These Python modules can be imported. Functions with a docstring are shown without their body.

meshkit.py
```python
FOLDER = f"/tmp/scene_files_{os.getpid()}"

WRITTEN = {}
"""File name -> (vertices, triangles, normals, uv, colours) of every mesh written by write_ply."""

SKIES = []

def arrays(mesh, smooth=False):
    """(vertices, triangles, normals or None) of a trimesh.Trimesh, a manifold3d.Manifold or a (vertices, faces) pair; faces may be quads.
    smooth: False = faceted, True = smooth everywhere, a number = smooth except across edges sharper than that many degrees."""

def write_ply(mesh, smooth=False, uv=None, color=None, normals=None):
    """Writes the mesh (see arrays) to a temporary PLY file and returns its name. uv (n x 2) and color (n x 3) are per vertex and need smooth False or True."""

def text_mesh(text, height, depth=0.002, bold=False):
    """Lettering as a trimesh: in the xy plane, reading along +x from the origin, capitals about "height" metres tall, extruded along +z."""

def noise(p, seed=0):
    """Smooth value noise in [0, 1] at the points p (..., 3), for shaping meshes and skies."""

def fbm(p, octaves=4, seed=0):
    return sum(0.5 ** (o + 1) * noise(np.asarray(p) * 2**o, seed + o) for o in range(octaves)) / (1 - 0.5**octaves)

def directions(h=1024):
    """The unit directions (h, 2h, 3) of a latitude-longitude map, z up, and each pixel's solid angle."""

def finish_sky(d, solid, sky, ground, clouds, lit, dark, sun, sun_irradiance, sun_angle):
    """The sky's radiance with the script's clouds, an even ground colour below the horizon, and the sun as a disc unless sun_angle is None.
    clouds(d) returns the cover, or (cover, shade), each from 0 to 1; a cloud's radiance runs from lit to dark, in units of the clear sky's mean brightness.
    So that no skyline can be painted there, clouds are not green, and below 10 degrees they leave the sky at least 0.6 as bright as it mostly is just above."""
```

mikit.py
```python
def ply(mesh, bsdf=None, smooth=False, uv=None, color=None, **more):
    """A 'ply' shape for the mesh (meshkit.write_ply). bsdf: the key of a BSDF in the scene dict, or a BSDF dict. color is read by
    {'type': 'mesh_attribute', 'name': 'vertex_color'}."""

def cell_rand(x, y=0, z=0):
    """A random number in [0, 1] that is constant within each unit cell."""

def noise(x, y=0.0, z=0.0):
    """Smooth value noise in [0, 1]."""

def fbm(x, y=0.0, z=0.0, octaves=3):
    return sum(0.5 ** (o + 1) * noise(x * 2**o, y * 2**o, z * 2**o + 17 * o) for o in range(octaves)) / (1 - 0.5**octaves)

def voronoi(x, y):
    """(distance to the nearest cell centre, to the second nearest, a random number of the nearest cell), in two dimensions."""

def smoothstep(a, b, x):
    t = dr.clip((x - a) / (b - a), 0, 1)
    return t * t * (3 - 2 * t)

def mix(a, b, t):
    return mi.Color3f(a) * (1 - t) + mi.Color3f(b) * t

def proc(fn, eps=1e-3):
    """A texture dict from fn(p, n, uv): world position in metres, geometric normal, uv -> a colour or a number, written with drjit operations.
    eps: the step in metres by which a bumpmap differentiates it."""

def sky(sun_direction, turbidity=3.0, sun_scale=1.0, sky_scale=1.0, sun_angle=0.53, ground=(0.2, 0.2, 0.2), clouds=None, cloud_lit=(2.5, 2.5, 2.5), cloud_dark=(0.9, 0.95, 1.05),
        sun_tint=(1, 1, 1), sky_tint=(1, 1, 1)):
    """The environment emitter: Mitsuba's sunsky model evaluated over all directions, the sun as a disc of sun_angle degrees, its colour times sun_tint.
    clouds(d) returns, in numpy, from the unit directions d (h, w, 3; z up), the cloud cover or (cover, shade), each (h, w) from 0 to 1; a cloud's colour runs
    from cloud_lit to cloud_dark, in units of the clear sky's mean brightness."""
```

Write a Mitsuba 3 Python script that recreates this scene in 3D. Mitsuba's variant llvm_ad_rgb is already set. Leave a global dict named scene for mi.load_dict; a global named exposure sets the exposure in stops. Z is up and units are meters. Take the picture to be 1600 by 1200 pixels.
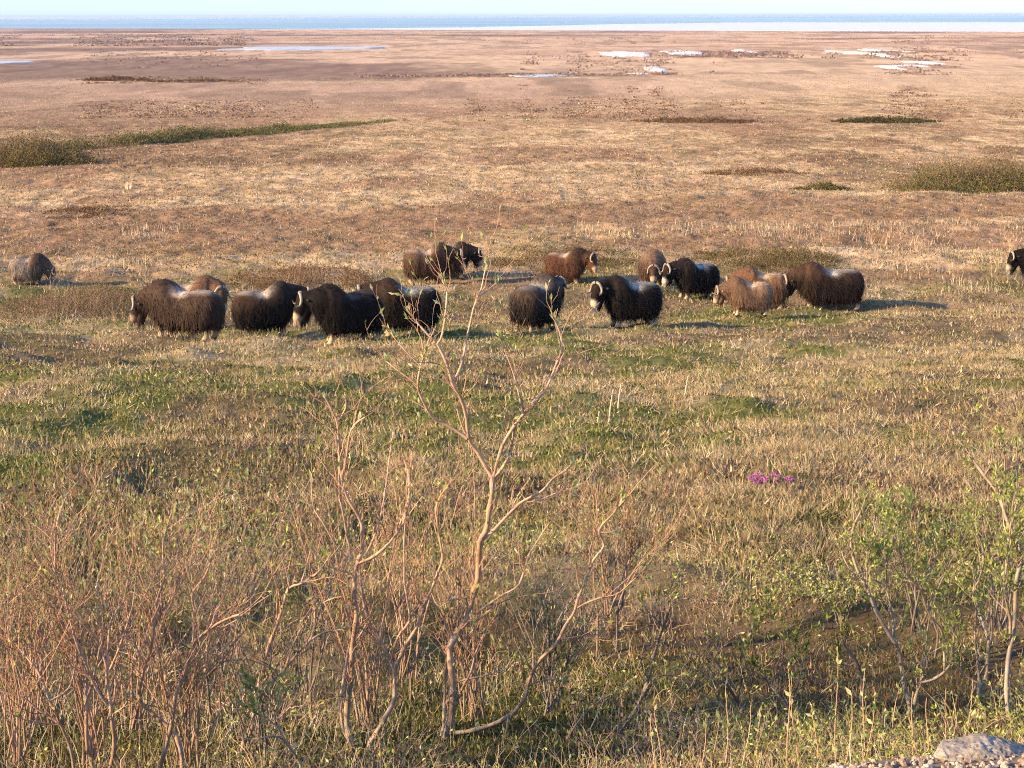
import math
import numpy as np, trimesh, manifold3d as m3
import drjit as dr, mitsuba as mi
import mikit, meshkit
from mikit import proc, fbm, noise, smoothstep, mix

T = mi.ScalarTransform4f
scene, labels = {}, {}
R = np.random.default_rng(7)

# ------------------------------------------------------------------ camera, sky, exposure
W0, F = 1600.0, 800.0 / math.tan(math.radians(15.0))          # the photograph's width, focal length in its pixels
PITCH = math.atan(575.7 / F)
CP, SP = math.cos(PITCH), math.sin(PITCH)
ROLL = math.radians(0.21)
scene['camera'] = {'type': 'perspective', 'fov': 30.0, 'fov_axis': 'x', 'near_clip': 0.1, 'far_clip': 30000.0, 'medium': {'type': 'ref', 'id': 'haze_air'},
                   'to_world': T().look_at(origin=[0, 0, 0], target=[0, CP, -SP], up=[math.sin(ROLL), SP * math.cos(ROLL), CP * math.cos(ROLL)])}
SUN = np.array([-0.86, -0.36, 0.36]); SUN /= np.linalg.norm(SUN)
scene['sky'] = mikit.sky(SUN.tolist(), turbidity=3.0, sun_tint=(1.0, 0.915, 0.81), sky_tint=(1.06, 1.08, 1.30), ground=(0.30, 0.36, 0.42))
exposure = 3.05

# thin summer haze over the whole plain
scene['haze_air'] = {'type': 'homogeneous', 'albedo': {'type': 'rgb', 'value': [.94, .95, .96]}, 'sigma_t': {'type': 'rgb', 'value': [6.0e-5, 7.4e-5, 1.0e-4]}, 'phase': {'type': 'hg', 'g': 0.55}}
scene['haze'] = {'type': 'cube', 'to_world': T().translate([0, 7900, -8.5]).scale([8600, 8500, 10.5]), 'bsdf': {'type': 'null'}, 'interior': {'type': 'ref', 'id': 'haze_air'}}
labels['haze'] = {'label': 'thin pale haze lying over the far plain and sea', 'category': 'haze', 'kind': 'stuff'}

# ------------------------------------------------------------------ numpy twins of the texture noise
def nz(x, y, z=0.0):
    x, y, z = np.broadcast_arrays(np.asarray(x, float), np.asarray(y, float), np.asarray(z, float))
    return meshkit.noise(np.stack([x, y, z], -1) + 1e6)
def nfbm(x, y, z=0.0, o=3):
    return sum(0.5 ** (k + 1) * nz(np.asarray(x) * 2**k, np.asarray(y) * 2**k, np.asarray(z) * 2**k + 17 * k) for k in range(o)) / (1 - 0.5**o)
def sst(a, b, x):
    t = np.clip((np.asarray(x, float) - a) / (b - a), 0, 1)
    return t * t * (3 - 2 * t)

# ------------------------------------------------------------------ the lie of the land (camera height is z = 0)
SEA = -14.0
from scipy.interpolate import PchipInterpolator
PROF = PchipInterpolator([-400, 0, 4.6, 5.15, 6.4, 8.4, 10.8, 14, 18, 25, 32, 48, 60, 80],
                         [-2.02, -2.02, -2.03, -2.10, -2.74, -3.42, -4.05, -4.50, -4.90, -5.52, -6.20, -7.90, -9.10, -9.18])
def shore(x): return 1850 - 0.95 * x
def lip(x): return np.clip(0.28 * (np.asarray(x) - 1.2), -0.35, 0.6)         # how far the gravel shoulder reaches past 5.1 m
def base_z(x, y):
    x, y = np.broadcast_arrays(np.asarray(x, float), np.asarray(y, float))
    yy = np.where(y < 12, y - lip(x) * sst(12, 6, y) * sst(2, 4, y), y)
    z = PROF(np.clip(yy, -400, 80))
    s = shore(x)
    z = z - 4.4 * np.clip((y - 70) / (s - 70), 0, 1)
    return z - 3.0 * sst(0, 60, y - s)
def hummock(x, y):
    a = sst(6.5, 13, y)
    far = 1 - sst(90, 260, y)
    h = (nfbm(x / 1.15, y / 1.3, 3, 2) - 0.5) * 0.40 * (1 - 0.45 * sst(60, 90, y))
    h = h + (nfbm(x / 5.5, y / 6, 9, 2) - 0.5) * 0.34
    h = h + (nz(x / 0.33, y / 0.33, 5) - 0.5) * 0.09 * (1 - sst(30, 60, y))
    big = (nfbm(x / 70, y / 55, 21, 3) - 0.5) * 1.6 * sst(110, 300, y)
    return h * a * far + big * (1 - sst(-150, 0, y - shore(x)))
def gz(x, y): return base_z(x, y) + hummock(x, y)

def ray(px, py):
    u, v = (np.asarray(px, float) - 800) / F, (600 - np.asarray(py, float)) / F
    u, v = u * math.cos(ROLL) + v * math.sin(ROLL), -u * math.sin(ROLL) + v * math.cos(ROLL)
    return np.stack([u, CP + v * SP, -SP + v * CP], -1)
def at(px, py, d):
    r = ray(px, py)
    return r * (np.asarray(d, float) / r[..., 1])[..., None]
def ground_at(px, py, lo=9.0, hi=3000.0, f=base_z):
    r = ray(px, py); k = r / r[1]
    ds = np.geomspace(lo, hi, 4000)
    below = k[2] * ds <= f(k[0] * ds, ds)
    d = ds[np.argmax(below)] if below.any() else hi
    return np.array([k[0] * d, d, float(f(k[0] * d, d))])

# ------------------------------------------------------------------ ground cover colours (albedo)
STRAW, PALE, GREEN, MOSS, HEATH, TWIG, RUST = [np.array(c) for c in
    [(.365, .29, .172), (.52, .43, .30), (.165, .19, .058), (.125, .135, .046), (.165, .12, .078), (.24, .185, .145), (.24, .12, .06)]]

def fields(x, y, F_=nfbm, N_=nz, S=sst):
    """how grassy (straw), how green, how heathy each place is"""
    a = F_(x / 1.3, y / 1.6, 40, 3)
    b = F_(x / 7.0, y / 9.0, 50, 3)
    c = F_(x / 45.0, y / 60.0, 60, 3)
    return a, b, c

def ground_colour(p, n, uv):
    x, y = p.x, p.y
    a = fbm(x / 1.3, y / 1.6, 40, 3)
    b = fbm(x / 7.0, y / 9.0, 50, 3)
    c = fbm(x / 45.0, y / 60.0, 60, 3)
    e = fbm(x / 170.0, y / 120.0, 70, 4)
    g = noise(x / 0.11, y / 0.16, 80)
    near = mix(MOSS.tolist(), STRAW.tolist(), smoothstep(0.38, 0.66, a * 0.6 + b * 0.4))
    near = mix(near, HEATH.tolist(), smoothstep(0.50, 0.62, fbm(x / 3.1, y / 4.0, 90, 3)) * 0.75)
    near = near * (0.62 + 0.6 * g) * (0.62 + 0.38 * smoothstep(15, 26, y))
    midc = mix((.41, .285, .165), (.57, .42, .26), smoothstep(0.35, 0.65, a * 0.45 + b * 0.55))
    midc = mix(midc, (.24, .14, .085), smoothstep(0.47, 0.60, c * 0.55 + b * 0.45) * 0.8)
    farc = mix((.55, .405, .29), (.46, .325, .24), smoothstep(0.40, 0.62, c))
    farc = mix(farc, (.19, .135, .115), smoothstep(0.50, 0.60, e) * 0.75)
    farc = mix(farc, (.62, .47, .32), smoothstep(0.52, 0.70, fbm(x / 90.0, y / 200.0, 97, 3)) * 0.7)
    sp = smoothstep(0.50, 0.62, fbm(x / 2.6, y / 7.0, 95, 4)) * smoothstep(0.40, 0.58, fbm(x / 30.0, y / 26.0, 96, 3))
    midc = mix(midc, (.13, .09, .055), sp * 0.6)
    midc = mix(midc, (.25, .155, .095), smoothstep(0.38, 0.56, fbm(x / 16.0, y / 6.0, 99, 3)) * smoothstep(112, 88, y) * 0.85)
    farc = mix(farc, (.17, .12, .10), smoothstep(0.52, 0.62, fbm(x / 9.0, y / 30.0, 98, 4)) * 0.45)
    g2 = fbm(x / 0.55, y / 1.3, 81, 2)
    midc = midc * (0.55 + 0.9 * g2)
    farc = farc * (0.72 + 0.56 * fbm(x / 1.6, y / 6.0, 82, 3))
    t1, t2 = smoothstep(52, 80, y + 16 * (b - 0.5)), smoothstep(150, 300, y + 120 * (c - 0.5))
    col = mix(mix(near, midc, t1), farc, t2)
    road = smoothstep(5.9, 5.3, y)
    return mix(col, (.23, .18, .14), road)
def ground_bump(p, n, uv):
    return (fbm(p.x / 0.5, p.y / 0.7, 12, 3) - 0.5) * 0.16 * smoothstep(45, 75, p.y) + (fbm(p.x / 3, p.y / 8, 14, 3) - 0.5) * 0.9 * smoothstep(200, 500, p.y)

scene['ground_bsdf'] = {'type': 'bumpmap', 'arbitrary': proc(ground_bump, 0.05), 'scale': 1.0,
                        'bsdf': {'type': 'diffuse', 'reflectance': proc(ground_colour)}}
VC = {'type': 'mesh_attribute', 'name': 'vertex_color'}
scene['blade_bsdf'] = {'type': 'twosided', 'bsdf': {'type': 'diffuse', 'reflectance': VC}}
scene['leaf_bsdf'] = {'type': 'principledthin', 'base_color': VC, 'roughness': 0.5, 'diff_trans': 0.7, 'spec_trans': 0.0}
scene['bark_bsdf'] = {'type': 'twosided', 'bsdf': {'type': 'principled', 'base_color': VC, 'roughness': 0.55, 'specular': 0.35}}
scene['coat_bsdf'] = {'type': 'twosided', 'bsdf': {'type': 'principled', 'base_color': VC, 'roughness': 0.62, 'specular': 0.06, 'sheen': 0.03, 'sheen_tint': 0.5}}
scene['horn_bsdf'] = {'type': 'twosided', 'bsdf': {'type': 'principled', 'base_color': VC, 'roughness': 0.4}}

def put(key, v, f, c, bsdf, smooth=False):
    c = np.clip(np.asarray(c, float), 0.003, 0.95)
    scene[key] = mikit.ply((np.asarray(v, float), np.asarray(f, int)), bsdf, smooth=smooth, color=c)
def tag(key, label=None, cat=None, group=None, kind=None):
    labels[key] = {k: v for k, v in (('label', label), ('category', cat), ('group', group), ('kind', kind)) if v}
COUNT = {}
def name(base):
    COUNT[base] = COUNT.get(base, 0) + 1
    return base if COUNT[base] == 1 else f'{base}_{COUNT[base]-1:03d}'
class Soup:
    def __init__(s): s.v, s.f, s.c, s.n = [], [], [], 0
    def add(s, v, f, c):
        v = np.asarray(v, float).reshape(-1, 3)
        s.v.append(v); s.f.append(np.asarray(f, int).reshape(-1, 3) + s.n); s.c.append(np.broadcast_to(c, v.shape).astype(float)); s.n += len(v)
    def put(s, key, bsdf, smooth=False):
        if s.n: put(key, np.vstack(s.v), np.vstack(s.f), np.vstack(s.c), bsdf, smooth)

def tubes(P, Rr, sides, C):
    """n tubes at once: P (n,k,3), Rr (n,k), C (n,k,3)"""
    n, k, _ = P.shape
    t = np.gradient(P, axis=1); t /= np.linalg.norm(t, axis=2, keepdims=True) + 1e-12
    ref = np.where(np.abs(t[..., 1:2]) < 0.9, [0, 1.0, 0], [1.0, 0, 0])
    a = np.cross(t, ref); a /= np.linalg.norm(a, axis=2, keepdims=True) + 1e-12
    b = np.cross(t, a)
    ang = np.arange(sides) * 2 * np.pi / sides
    v = P[:, :, None] + Rr[:, :, None, None] * (np.cos(ang)[:, None] * a[:, :, None] + np.sin(ang)[:, None] * b[:, :, None])
    c = np.broadcast_to(C[:, :, None], v.shape)
    i, j = np.meshgrid(np.arange(k - 1), np.arange(sides), indexing='ij')
    q = np.stack([i * sides + j, i * sides + (j + 1) % sides, (i + 1) * sides + (j + 1) % sides, (i + 1) * sides + j], -1).reshape(-1, 4)
    tri = np.vstack([q[:, [0, 2, 1]], q[:, [0, 3, 2]]])
    f = (tri[None] + (np.arange(n) * k * sides)[:, None, None]).reshape(-1, 3)
    return v.reshape(-1, 3), f, c.reshape(-1, 3)

# ------------------------------------------------------------------ ground sheet
def build_ground():
    ys = np.concatenate([[-400, -150, -50, -15, -4, 0, 2, 3, 3.6], np.geomspace(4, 3300, 1080)])
    s = np.linspace(-1, 1, 400)
    half = np.where(ys > 0, 0.42 * ys + 7, 7 + np.abs(ys))
    X, Y = half[:, None] * s[None], np.repeat(ys[:, None], len(s), 1)
    Z = gz(X, Y)
    v = np.stack([X, Y, Z], -1).reshape(-1, 3)
    n, m = X.shape
    i, j = np.meshgrid(np.arange(n - 1), np.arange(m - 1), indexing='ij')
    q = np.stack([i * m + j, i * m + j + 1, (i + 1) * m + j + 1, (i + 1) * m + j], -1).reshape(-1, 4)
    scene['ground'] = mikit.ply((v, q), 'ground_bsdf', smooth=True)
    tag('ground', 'wide tundra plain of dry grass and brown heath running to the sea', kind='structure')
build_ground()

# ------------------------------------------------------------------ sea and sea ice
def sheet(key, v, f, bsdf, smooth=False): scene[key] = mikit.ply((v, f), bsdf, smooth=smooth)
def sea_colour(p, n, uv):
    k = fbm(p.x / 700.0, p.y / 160.0, 3, 3)
    return mix((.15, .28, .40), (.21, .35, .46), smoothstep(.35, .65, k))
scene['sea_bsdf'] = {'type': 'principled', 'base_color': proc(sea_colour), 'roughness': 0.5, 'specular': 0.25}
scene['ice_bsdf'] = {'type': 'diffuse', 'reflectance': {'type': 'rgb', 'value': [.60, .70, .77]}}
v = np.array([[-8000, 900, SEA], [8000, 900, SEA], [8000, 16000, SEA], [-8000, 16000, SEA]], float)
sheet('sea', v, np.array([[0, 1, 2], [0, 2, 3]]), 'sea_bsdf')
tag('sea', 'calm blue sea along the horizon', kind='structure')
xs = np.linspace(-400, 2200, 160)
i0 = shore(xs) - 40
i1 = i0 + 20 + 2100 * sst(-330, 520, xs) + 260 * (nfbm(xs / 160, xs * 0, 5, 3) - 0.5)
v = np.vstack([np.stack([xs, i0, 0 * xs + SEA + .35], 1), np.stack([xs, i1, 0 * xs + SEA + .35], 1), np.stack([xs, i1, 0 * xs + SEA - .3], 1)])
k = len(xs); i = np.arange(k - 1)
f = np.vstack([np.stack([i, i + 1, i + k + 1, i + k], 1), np.stack([i + k, i + k + 1, i + 2 * k + 1, i + 2 * k], 1)])
sheet('sea_ice', v, f, 'ice_bsdf')
tag('sea_ice', 'pale band of ice on the sea beyond the shore', kind='structure')

# ------------------------------------------------------------------ ponds and snow patches on the far plain
scene['pond_bsdf'] = {'type': 'principled', 'base_color': {'type': 'rgb', 'value': [.34, .35, .39]}, 'roughness': 0.3, 'specular': 0.6}
scene['snow_bsdf'] = {'type': 'diffuse', 'reflectance': proc(lambda p, n, uv: mix(mix((.70, .73, .78), (.86, .87, .88), fbm(p.x / 2, p.y / 4, 0, 3)), (.42, .36, .31), smoothstep(.56, .70, fbm(p.x / 1.7, p.y / 7, 5, 3)) * .7))}
def blob(px0, px1, py0, py1, seed, lift, mound, nseg=40, rings=5):
    """an irregular patch on the plain, from its extent as seen"""
    pm = (px0 + px1) / 2
    c, A, B = ground_at(pm, (py0 + py1) / 2, 60), ground_at(pm, py1, 60), ground_at(pm, py0, 60)
    rx = (px1 - px0) / 2 / F * c[1]; ry = max((B[1] - A[1]) / 2, 1.5); c[1] = (A[1] + B[1]) / 2
    th = np.arange(nseg) * 2 * np.pi / nseg
    rr = 0.30 + 1.35 * nfbm(np.cos(th) * 2.4 + seed, np.sin(th) * 2.4, 3, 4)
    x = c[0] + rx * np.cos(th) * rr * (1 + 0 * th); y = c[1] + ry * np.sin(th) * rr
    rg = np.linspace(0, 1, rings + 1)[1:]
    top = max(float(gz(c[0] + rx * a, c[1] + ry * b)) for a in (-.9, 0, .9) for b in (-.9, 0, .9)) if not mound else None
    V = [[c[0], c[1], (top if top is not None else float(gz(c[0], c[1]))) + lift + mound]]
    for r in rg:
        X, Y = c[0] + (x - c[0]) * r, c[1] + (y - c[1]) * r
        Z = gz(X, Y) + lift + mound * (1 - r**2) if mound else np.full(nseg, top + lift)
        V += np.stack([X, Y, Z], 1).tolist()
    X, Y = c[0] + (x - c[0]) * 1.02, c[1] + (y - c[1]) * 1.02
    V += np.stack([X, Y, gz(X, Y) - .3], 1).tolist()
    F_ = [[0, 1 + k, 1 + (k + 1) % nseg] for k in range(nseg)]
    for r in range(rings):
        o = 1 + r * nseg
        for k in range(nseg):
            k2 = (k + 1) % nseg
            F_ += [[o + k, o + nseg + k, o + nseg + k2], [o + k, o + nseg + k2, o + k2]]
    return np.array(V), np.array(F_)
for e in [(378, 588, 74.5, 79, 1), (-60, 46, 97, 101.5, 2), (798, 892, 116, 119.5, 3)]:
    k = name('pond'); vv, ff = blob(*e, 0.0, 0); sheet(k, vv, ff, 'pond_bsdf')
    tag(k, {1: 'long pale pond on the far plain left of centre', 2: 'pale pond cut by the left edge of the picture', 3: 'thin pale pond far out at mid plain'}[e[4]], kind='structure')
SNOW = [(950, 1016, 83, 90, 'wide flat snow patch beside a dark bank, leftmost of the far row'), (1036, 1096, 81, 87, 'flat snow patch second from left in the far row'),
        (1156, 1180, 80, 84.5, 'short snow patch alone between the long ones'), (1334, 1372, 80, 91, 'ragged snow patch at the left end of the big drift'),
        (1362, 1419, 76.5, 84, 'long ragged snow drift on the bank at far right'), (1008, 1042, 105.5, 111, 'small snow patch by a dark bank in the nearer row'),
        (974, 1016, 113, 117, 'thin snow strip left of and below the small patch'), (1378, 1402, 106, 111, 'small snow patch below the long drift'),
        (1424, 1462, 97, 102, 'rightmost snow patch on the far plain'), (1398, 1446, 103.5, 107, 'thin greyish snow strip under the rightmost patch')]
for q, (a, b, c, d, lab) in enumerate(SNOW):
    k = name('snow_patch'); vv, ff = blob(a, b, c, d, 11 + 3 * q, 0.06, 0.22); sheet(k, vv, ff, 'snow_bsdf', True)
    tag(k, lab, 'snow', 'snow patches on the far plain')

# ------------------------------------------------------------------ muskoxen
def ball(c, r, s=(1, 1, 1), seg=20): return m3.Manifold.sphere(r, seg).scale(s).translate([float(q) for q in c])
def chain(pts, rad):
    parts = [ball(p, r) for p, r in zip(pts, rad)]
    return [m3.Manifold.batch_hull([parts[k], parts[k + 1]]) for k in range(len(parts) - 1)]
BODY = np.array([[-1.06, .88, .62, .10], [-1.02, .99, .50, .26], [-.92, 1.08, .34, .37], [-.74, 1.15, .28, .44], [-.50, 1.165, .28, .47], [-.25, 1.13, .275, .475], [-.08, 1.11, .27, .47],
                 [.14, 1.22, .27, .465], [.33, 1.335, .28, .46], [.50, 1.375, .30, .43], [.67, 1.35, .42, .38], [.80, 1.25, .52, .29], [.88, 1.10, .66, .14]])   # x, top, bottom, half width
def loft(tab, n=28):
    xs = np.linspace(tab[0, 0], tab[-1, 0], 26)
    I = PchipInterpolator(tab[:, 0], tab[:, 1:])(xs)
    th = np.arange(n) * 2 * np.pi / n
    V = []
    for x, (t, b, w) in zip(xs, I):
        cz, h = (t + b) / 2, (t - b) / 2
        s, c = np.sin(th), np.cos(th)
        z = cz + h * np.sign(s) * np.abs(s) ** np.where(s > 0, .92, .62)
        wz = w * (1 + .07 * np.clip(-s, 0, 1))
        V.append(np.stack([0 * th + x, wz * np.sign(c) * np.abs(c) ** np.where(s > 0, 1.0, .72), z], 1))
    V = np.vstack(V); k = len(xs)
    F_ = []
    for i in range(k - 1):
        for j in range(n):
            a, b = i * n + j, i * n + (j + 1) % n
            F_ += [[a, b, b + n], [a, b + n, a + n]]
    V = np.vstack([V, V[:n].mean(0), V[-n:].mean(0)])
    for j in range(n):
        F_ += [[k * n, (j + 1) % n, j], [k * n + 1, (k - 1) * n + j, (k - 1) * n + (j + 1) % n]]
    mesh = m3.Mesh(V.astype(np.float32), np.array(F_, np.uint32))
    m = m3.Manifold(mesh)
    return m
def rotz(p, a):
    c, s = math.cos(a), math.sin(a); p = np.asarray(p, float)
    return np.stack([c * p[..., 0] - s * p[..., 1], s * p[..., 0] + c * p[..., 1], p[..., 2]], -1)

def muskox(px, py, heading, scale, label, coat=(.02, .013, .010), saddle=(.34, .27, .20), hump=None, rump=None, yaw=0.0, low=0.0, stride=0.0, legs=(.50, .38, .25), face=(.45, .34, .24), horns=True, seed=0, moult=0.0, long=.77, pos=None):
    rng = np.random.default_rng(100 + seed)
    c = ground_at(px, py, 30) if pos is None else np.array(pos)
    c[2] = gz(c[0], c[1])
    hd = math.radians(heading)
    coat, saddle = np.array(coat), np.array(saddle); hump = coat * 1.35 if hump is None else np.array(hump); rump = coat if rump is None else np.array(rump)
    # head: neck joint, then forehead and muzzle; low = 0 head carried, 1 = grazing
    nk = np.array([.80 * long, 0, 1.00 - .14 * low])
    fh = np.array([.36, 0, .06 - .42 * low]); mz = np.array([.52 - .12 * low, 0, -.36 - .30 * low])
    fh, mz = nk + rotz(fh, math.radians(yaw)), nk + rotz(mz, math.radians(yaw))
    fdir = (mz - fh) / np.linalg.norm(mz - fh); side = rotz(np.array([0, 1.0, 0]), math.radians(yaw)); front = np.cross(side, fdir)
    front = front if front @ rotz(np.array([1, 0, 0.]), math.radians(yaw)) > 0 else -front
    parts = [loft(BODY * [long, 1, 1, 1])]
    parts += chain([np.array([.62 * long, 0, .98]), nk + [.04, 0, 0], fh - front * .05], [.35, .29, .20])
    parts += chain([fh, fh * .45 + mz * .55, mz], [.175, .145, .105])
    parts += [m3.Manifold.batch_hull([ball(mz - side * .03, .085), ball(mz + side * .03, .085), ball(mz - fdir * .1, .11)])]
    parts += chain([fh + fdir * .1 - front * .14, mz - front * .14 - fdir * .05, mz - front * .10 + np.array([0, 0, -.05])], [.15, .11, .05])      # beard
    for s in (-1, 1):
        a = stride * s
        parts += chain([[.48 * long, .22 * s, .72], [.48 * long + .10 * a, .21 * s, .40], [.49 * long + .20 * a, .20 * s, .13], [.49 * long + .04 + .20 * a, .20 * s, .045]], [.15, .085, .058, .07])
        parts += chain([[-.70 * long, .22 * s, .75], [-.66 * long - .06 * a, .22 * s, .52], [-.72 * long - .08 - .16 * a, .21 * s, .32], [-.72 * long - .05 - .18 * a, .21 * s, .12], [-.72 * long - .18 * a, .21 * s, .045]], [.19, .12, .065, .055, .068])
    b = m3.Manifold.batch_boolean(parts, m3.OpType.Add).refine_to_length(0.055)
    mm = b.to_mesh(); tm = trimesh.Trimesh(mm.vert_properties[:, :3], mm.tri_verts, process=True)
    tm = trimesh.smoothing.filter_taubin(tm, lamb=.5, nu=.53, iterations=8)
    V, N, Fc = np.array(tm.vertices), np.array(tm.vertex_normals), np.array(tm.faces)
    def zone(V):
        head = np.linalg.norm(V - (fh + mz) / 2, axis=1)
        onhead = sst(.34, .26, head)
        leg = sst(.29, .21, V[:, 2]) * (1 - sst(.55, .45, np.abs(V[:, 0] - .0)) * (V[:, 2] > .25)) * (1 - onhead)
        return onhead, leg
    onhead, leg = zone(V)
    lock = nfbm(V[:, 0] * 7 + seed * 9, V[:, 1] * 7, V[:, 2] * 1.6, 3) - .5
    V = V + N * (lock * .075 * (1 - leg) * (1 - .8 * onhead))[:, None] * np.array([1, 1, .6])
    # ragged skirt hem
    hem = sst(.55, .28, V[:, 2]) * (1 - leg) * (1 - onhead)
    V[:, 2] += hem * (nfbm(V[:, 0] * 6 + seed, V[:, 1] * 6, 2, 3) - .5) * .26
    def colour(V):
        onhead, leg = zone(V)
        x, y, z = V.T
        streak = nfbm(x * 16 + seed, y * 16, z * 2.2, 3)
        col = coat * (0.55 + 0.9 * streak)[:, None]
        up = sst(.78, 1.22, z)[:, None]
        col = col + (hump * (.6 + .8 * streak)[:, None] - col) * up * sst(.0, .3, x)[:, None]
        col = col + (rump * (.6 + .8 * streak)[:, None] - col) * sst(.62, 1.0, z)[:, None] * sst(.1, -.35, x)[:, None] * .9
        sad = np.exp(-((x + .08) / .19) ** 2) * sst(.94, 1.07, z + .05 * (streak - .5)) * sst(.42, .24, np.abs(y))
        sad = np.maximum(sad, .55 * sst(.0, -.25, x) * sst(1.05, 1.16, z))
        col = col + (saddle - col) * (np.clip(sad, 0, 1) * (.6 + .5 * streak))[:, None]
        if moult:
            w = sst(.36, .50, nfbm(x * 4 + seed, y * 4, z * 3, 3)) * moult * (1 - onhead) * sst(.15, .0, x)
            col = col + (np.array([.36, .30, .25]) * (.6 + .8 * streak)[:, None] - col) * w[:, None]
        col = col + (np.array(legs) - col) * leg[:, None]
        hoof = sst(.075, .05, z) * leg
        col = col + (np.array([.05, .04, .035]) - col) * hoof[:, None]
        m = sst(.17, .10, np.linalg.norm(V - (mz + front * .03), axis=1))
        col = col + (np.array(face) - col) * (m * .9)[:, None]
        return col
    def world(P): return rotz(np.asarray(P, float) * scale, hd) + c
    k = name('muskox')
    put(k + '__body', world(V), Fc, colour(V), 'coat_bsdf', True)
    # long guard hair hanging off the coat
    tm2 = trimesh.Trimesh(V, Fc, process=False)
    n = 7000
    area = tm2.area_faces; fi = rng.choice(len(Fc), n, p=area / area.sum())
    w = rng.dirichlet([1, 1, 1], n)
    P = (V[Fc[fi]] * w[:, :, None]).sum(1); Nn = np.array(tm2.face_normals)[fi]
    oh, lg = zone(P); keep = (lg < .2) & (oh < .75) & (P[:, 2] > .22); P, Nn, oh = P[keep], Nn[keep], oh[keep]; n = len(P)
    L = (.08 + .20 * rng.random(n) ** 2) * (1 - .6 * oh) * (1 - .45 * sst(.9, 1.2, P[:, 2]))
    D = Nn * .35 + np.stack([-.45 * sst(.6, 1.2, P[:, 2]), 0 * L, -1.0 + .5 * sst(1.0, 1.25, P[:, 2])], 1) + rng.normal(0, .16, (n, 3))
    D -= Nn * np.minimum(np.einsum('ij,ij->i', D, Nn) - .12, 0)[:, None]
    D /= np.linalg.norm(D, axis=1, keepdims=True)
    S = np.cross(D, Nn); S /= np.linalg.norm(S, axis=1, keepdims=True) + 1e-9
    A = P - Nn * .01
    wd = (.006 + .007 * rng.random(n))[:, None]
    tri = np.stack([A - S * wd, A + S * wd, A + D * L[:, None]], 1)
    cc = colour(P) * (0.7 + .65 * rng.random(n))[:, None]
    put(k + '__guard_hair', world(tri.reshape(-1, 3)), np.arange(3 * n).reshape(-1, 3), np.repeat(cc, 3, 0), 'coat_bsdf')
    tag(k + '__guard_hair', kind='stuff')
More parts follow.
